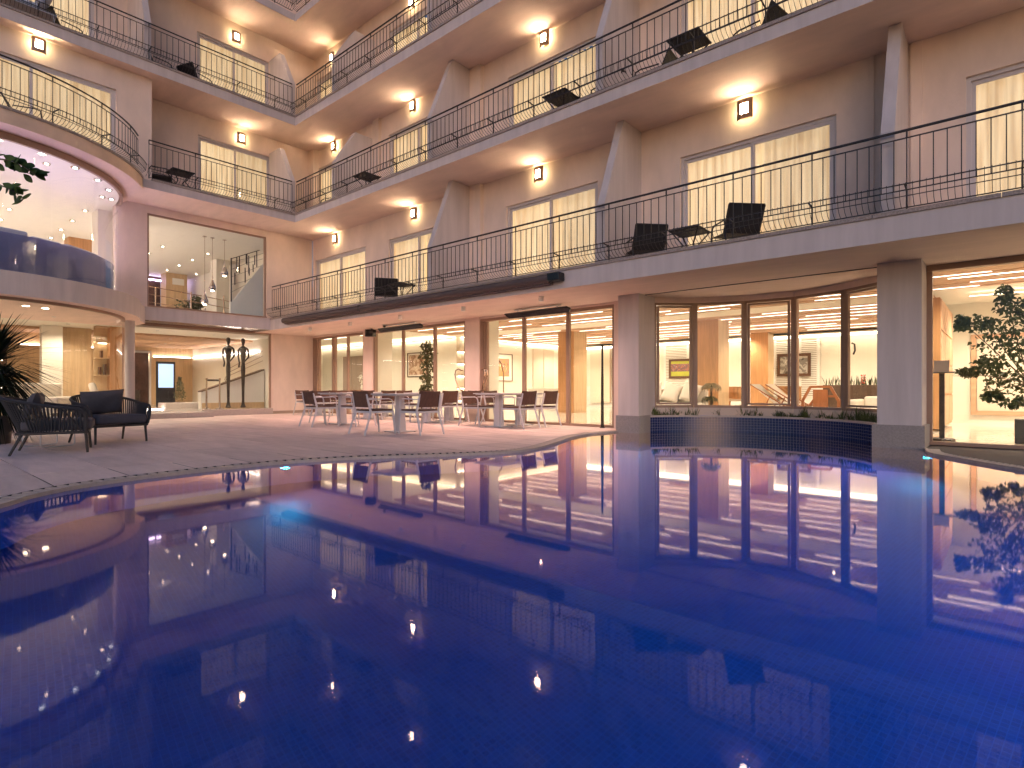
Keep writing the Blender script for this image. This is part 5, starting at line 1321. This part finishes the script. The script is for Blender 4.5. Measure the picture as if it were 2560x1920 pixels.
# awning, heaters, ceiling spots, speaker, camera, pole
t = thing('rolled_awning', 'long rolled grey awning under the first-floor balcony edge', 'awning', (0,-0.13,2.885), 0)
for a, b in ((-0.44,3.52),(3.60,9.62)): MB().xprism([(0.085*math.cos(R(k)), 0.082*math.sin(R(k))) for k in range(0,360,30)],a,b).build('roll','awning_cloth',t,True)
MB().box(3.515,3.605,-0.075,0.08,-0.07,0.075).build('joint','iron',t,bevel=0.01); MB().box(9.60,9.88,-0.085,0.11,-0.075,0.08).build('end_cap','heater_black',t,bevel=0.02)
MB().box(-0.4,9.6,0.0,0.125,-0.11,-0.083).build('front_bar','awning_cloth',t)
for x in (0.6,2.9,5.2,7.4,9.3): MB().box(x-0.03,x+0.03,0.06,0.129,-0.02,0.06).build('bracket','iron',t)
def heater(x0, x1, label):
    t = thing('infrared_heater', label, 'heater', ((x0+x1)/2,1.50,2.56), 0, 'black infrared heater panels under the soffit'); w = (x1-x0)/2
    o = MB().yprism([(-w,0.05),(-w+0.12,-0.075),(w-0.05,-0.075),(w,0.0),(w-0.1,0.06)],-0.03,0.03).build('panel','heater_black',t,bevel=0.008,rot=(R(28),0,0))
    for s in (-0.6,0.6): MB().cyl((s*w,0.03,0.04),(s*w,0.03,0.13),0.012,6).build('hanger','white_metal',t)
    MB().box(-w*0.7,w*0.7,0.0,0.06,0.095,0.115).build('mounting_rail','white_metal',t)
heater(2.05,4.05,'black infrared heater above the middle terrace doors'); heater(7.05,8.93,'black infrared heater above the rightmost terrace doors')
sp0 = None; SPOT_W = 125.0
for k, (x, lb) in enumerate(((0.09,'farthest white ceiling spot above the terrace'),(2.23,'second farthest white ceiling spot above the terrace'),(4.47,'middle white ceiling spot above the terrace'),(6.74,'second nearest white ceiling spot above the terrace'),(8.97,'nearest white ceiling spot above the terrace'))):
    if sp0 is None:
        sp0 = thing('ceiling_spot', lb, 'ceiling spot', (x,0.43,2.689), 0, 'small white cylinder spots under the soffit')
        MB().lathe([(0.05,-0.10),(0.05,0.0)],n=18).build('housing','white_paint',sp0,True); MB().lathe([(0.038,-0.103),(0.038,-0.1005)],n=14).build('lens','white_paint',sp0)
        d = bpy.data.lights.new('terrace_spot', 'SPOT'); d.energy = SPOT_W; d.color = (1.0, 0.58, 0.45); d.spot_size = R(150); d.spot_blend = 0.8; d.shadow_soft_size = 0.02
        l = bpy.data.objects.new('lamp', d); col.objects.link(l); l.parent = sp0; l.location = (0, 0, -0.105)
    else: copy_tree(sp0, (x,0.43,2.689), 0, lb)
t = thing('loudspeaker', 'small black loudspeaker at the corner of the middle doors', 'loudspeaker', (1.30,1.75,2.55), R(25)); MB().box(-0.14,0.14,-0.10,0.10,-0.12,0.10).build('case','heater_black',t,bevel=0.015); MB().box(-0.02,0.02,0.05,0.09,0.10,0.135).build('bracket','iron',t)
t = thing('security_camera', 'small white security camera under the soffit by the middle heater', 'camera', (2.45,1.42,2.69), 0); MB().lathe([(0.05,-0.03),(0.05,0)],n=14).build('base','white_paint',t,True); MB().lathe([(0.015,-0.085),(0.04,-0.07),(0.045,-0.03)],n=14).build('dome','heater_black',t,True)
t = thing('terrace_pole', 'slim dark pole standing on the deck by the pool', 'pole', (9.46,1.93,0), 0)
MB().tube([(0,0,0),(0.0,0,0.9),(0,0,1.75)],0.03,10,True,[0.036,0.030,0.022]).build('shaft','heater_black',t,True); MB().lathe([(0.06,0),(0.06,0.012)],n=16).build('base_plate','heater_black',t); MB().lathe([(0.024,0),(0.024,0.02)],(0,0,1.75),12).build('cap','iron',t)

# ------------------------------------------------------------------ balcony furniture
def make_sling_chair(label):
    t = thing('balcony_chair', label, 'chair', (0,0,0), 0, 'black sling armchairs on the balconies')
    for s in (-0.27,0.27):
        MB().tube([(s,0.26,0.0),(s,0.24,0.40),(s,0.22,0.58),(s,0.12,0.615),(s,-0.22,0.60)],0.015,6).build('front_leg_and_arm','iron',t,True)
        MB().tube([(s,-0.34,0.0),(s,-0.22,0.38)],0.015,6).build('leg','iron',t,True)
        MB().tube([(s,0.25,0.38),(s,-0.20,0.34),(s,-0.40,0.86)],0.014,6).build('side_rail','iron',t,True)
    m = MB(); pr = [(0.25,0.385),(0.0,0.36),(-0.19,0.35),(-0.24,0.43),(-0.40,0.87)]
    for a, b in zip(pr, pr[1:]): m.quad((-0.26,a[0],a[1]),(0.26,a[0],a[1]),(0.26,b[0],b[1]),(-0.26,b[0],b[1]))
    m.build('sling','black_sling',t,True); MB().tube([(-0.27,-0.40,0.87),(0.27,-0.40,0.87)],0.013,6).build('top_bar','iron',t)
    return t
def make_balcony_table(label):
    t = thing('balcony_table', label, 'table', (0,0,0), 0, 'small dark mesh tables on the balconies')
    MB().box(-0.27,0.27,-0.27,0.27,0.485,0.50).build('top','black_sling',t,bevel=0.005)
    MB().tube([(-0.27,-0.27,0.50),(0.27,-0.27,0.50),(0.27,0.27,0.50),(-0.27,0.27,0.50),(-0.27,-0.27,0.50)],0.012,6).build('rim','iron',t)
    for (a, b) in ((-1,-1),(1,-1),(1,1),(-1,1)): MB().tube([(0.24*a,0.24*b,0.49),(0.09*a,0.09*b,0.26),(0.24*a,0.24*b,0.0)],0.014,6).build('leg','iron',t,True)
    return t
BC = [ (10.95,0.98,1,48,'black sling chair left of the table on the first-floor balcony'),
 (12.62,0.95,1,46,'black sling chair right of the table on the first-floor balcony'),
 (3.30,0.85,1,55,'black sling chair on the far first-floor balcony beside the awning joint'),
 (0.55,0.95,2,100,'black sling chair in the inner corner of the second-floor balcony'),
 (10.2,0.95,2,100,'black sling chair beyond the dark table on the second-floor balcony'),
 (11.15,0.95,2,95,'low black sling chair right of the partition on the second-floor balcony'),
 (12.95,0.95,2,80,'black sling chair at the upper right of the second-floor balcony'),
 (0.5,0.9,3,100,'black sling chair in the inner corner of the third-floor balcony')]
LCH = [(-0.75,-3.35,2,-15,'black sling chair at the end of the left-wing second-floor balcony'),
 (0.75,-6.2,2,-20,'dark chair on the curved balcony before the wide window'),
 (-1.0,-2.35,3,20,'dark chair on the left-wing third-floor balcony before the window'),
 (-1.0,-3.35,3,10,'dark chair on the left-wing third-floor balcony by the partition'),
 (-1.0,-5.3,3,15,'dark chair at the far left of the third-floor balcony')]
proto = None
for (x, y, fl, a, lb) in BC+LCH:
    if proto is None: proto = make_sling_chair(lb); proto.location = (x,y,F[fl][2]); proto.rotation_euler = (0,0,R(a)); proto.scale = (1.08,1.0,0.80)
    else: copy_tree(proto, (x,y,F[fl][2]), R(a), lb)
BT = [(11.85,0.95,1,'small dark table between the two first-floor chairs'),(4.05,0.8,1,'small dark table beside the far first-floor chair'),(9.40,0.54,2,'dark mesh table on the second-floor balcony above the doors'),(3.0,0.45,2,'small dark table on the far second-floor balcony'),(12.05,0.45,2,'dark mesh table at the upper right of the second-floor balcony'),(-0.5,-2.95,2,'small dark table on the left-wing second-floor balcony')]
proto = None
for (x, y, fl, lb) in BT:
    if proto is None: proto = make_balcony_table(lb); proto.location = (x,y,F[fl][2])
    else: copy_tree(proto, (x,y,F[fl][2]), 0, lb)
t = thing('cushioned_lounger', 'pale cushioned lounger at the upper left of the third-floor balcony', 'lounger', (-0.45,-6.2,F[3][2]), R(90))
MB().box(-0.6,0.6,-0.3,0.3,0.25,0.29).build('frame','white_metal',t); soft_box(MB().box(-0.58,0.3,-0.28,0.28,0.291,0.40),'mattress','sofa_blue',t,0.04); soft_box(MB().box(0.0,0.45,-0.28,0.28,0,0.10),'back_cushion','sofa_blue',t,0.04,loc=(0.28,0,0.36),rot=(0,R(-50),0))
for a in (-0.55,0.55):
    for b in (-0.27,0.27): MB().cyl((a,b,0),(a,b,0.25),0.015,6).build('leg','white_metal',t)
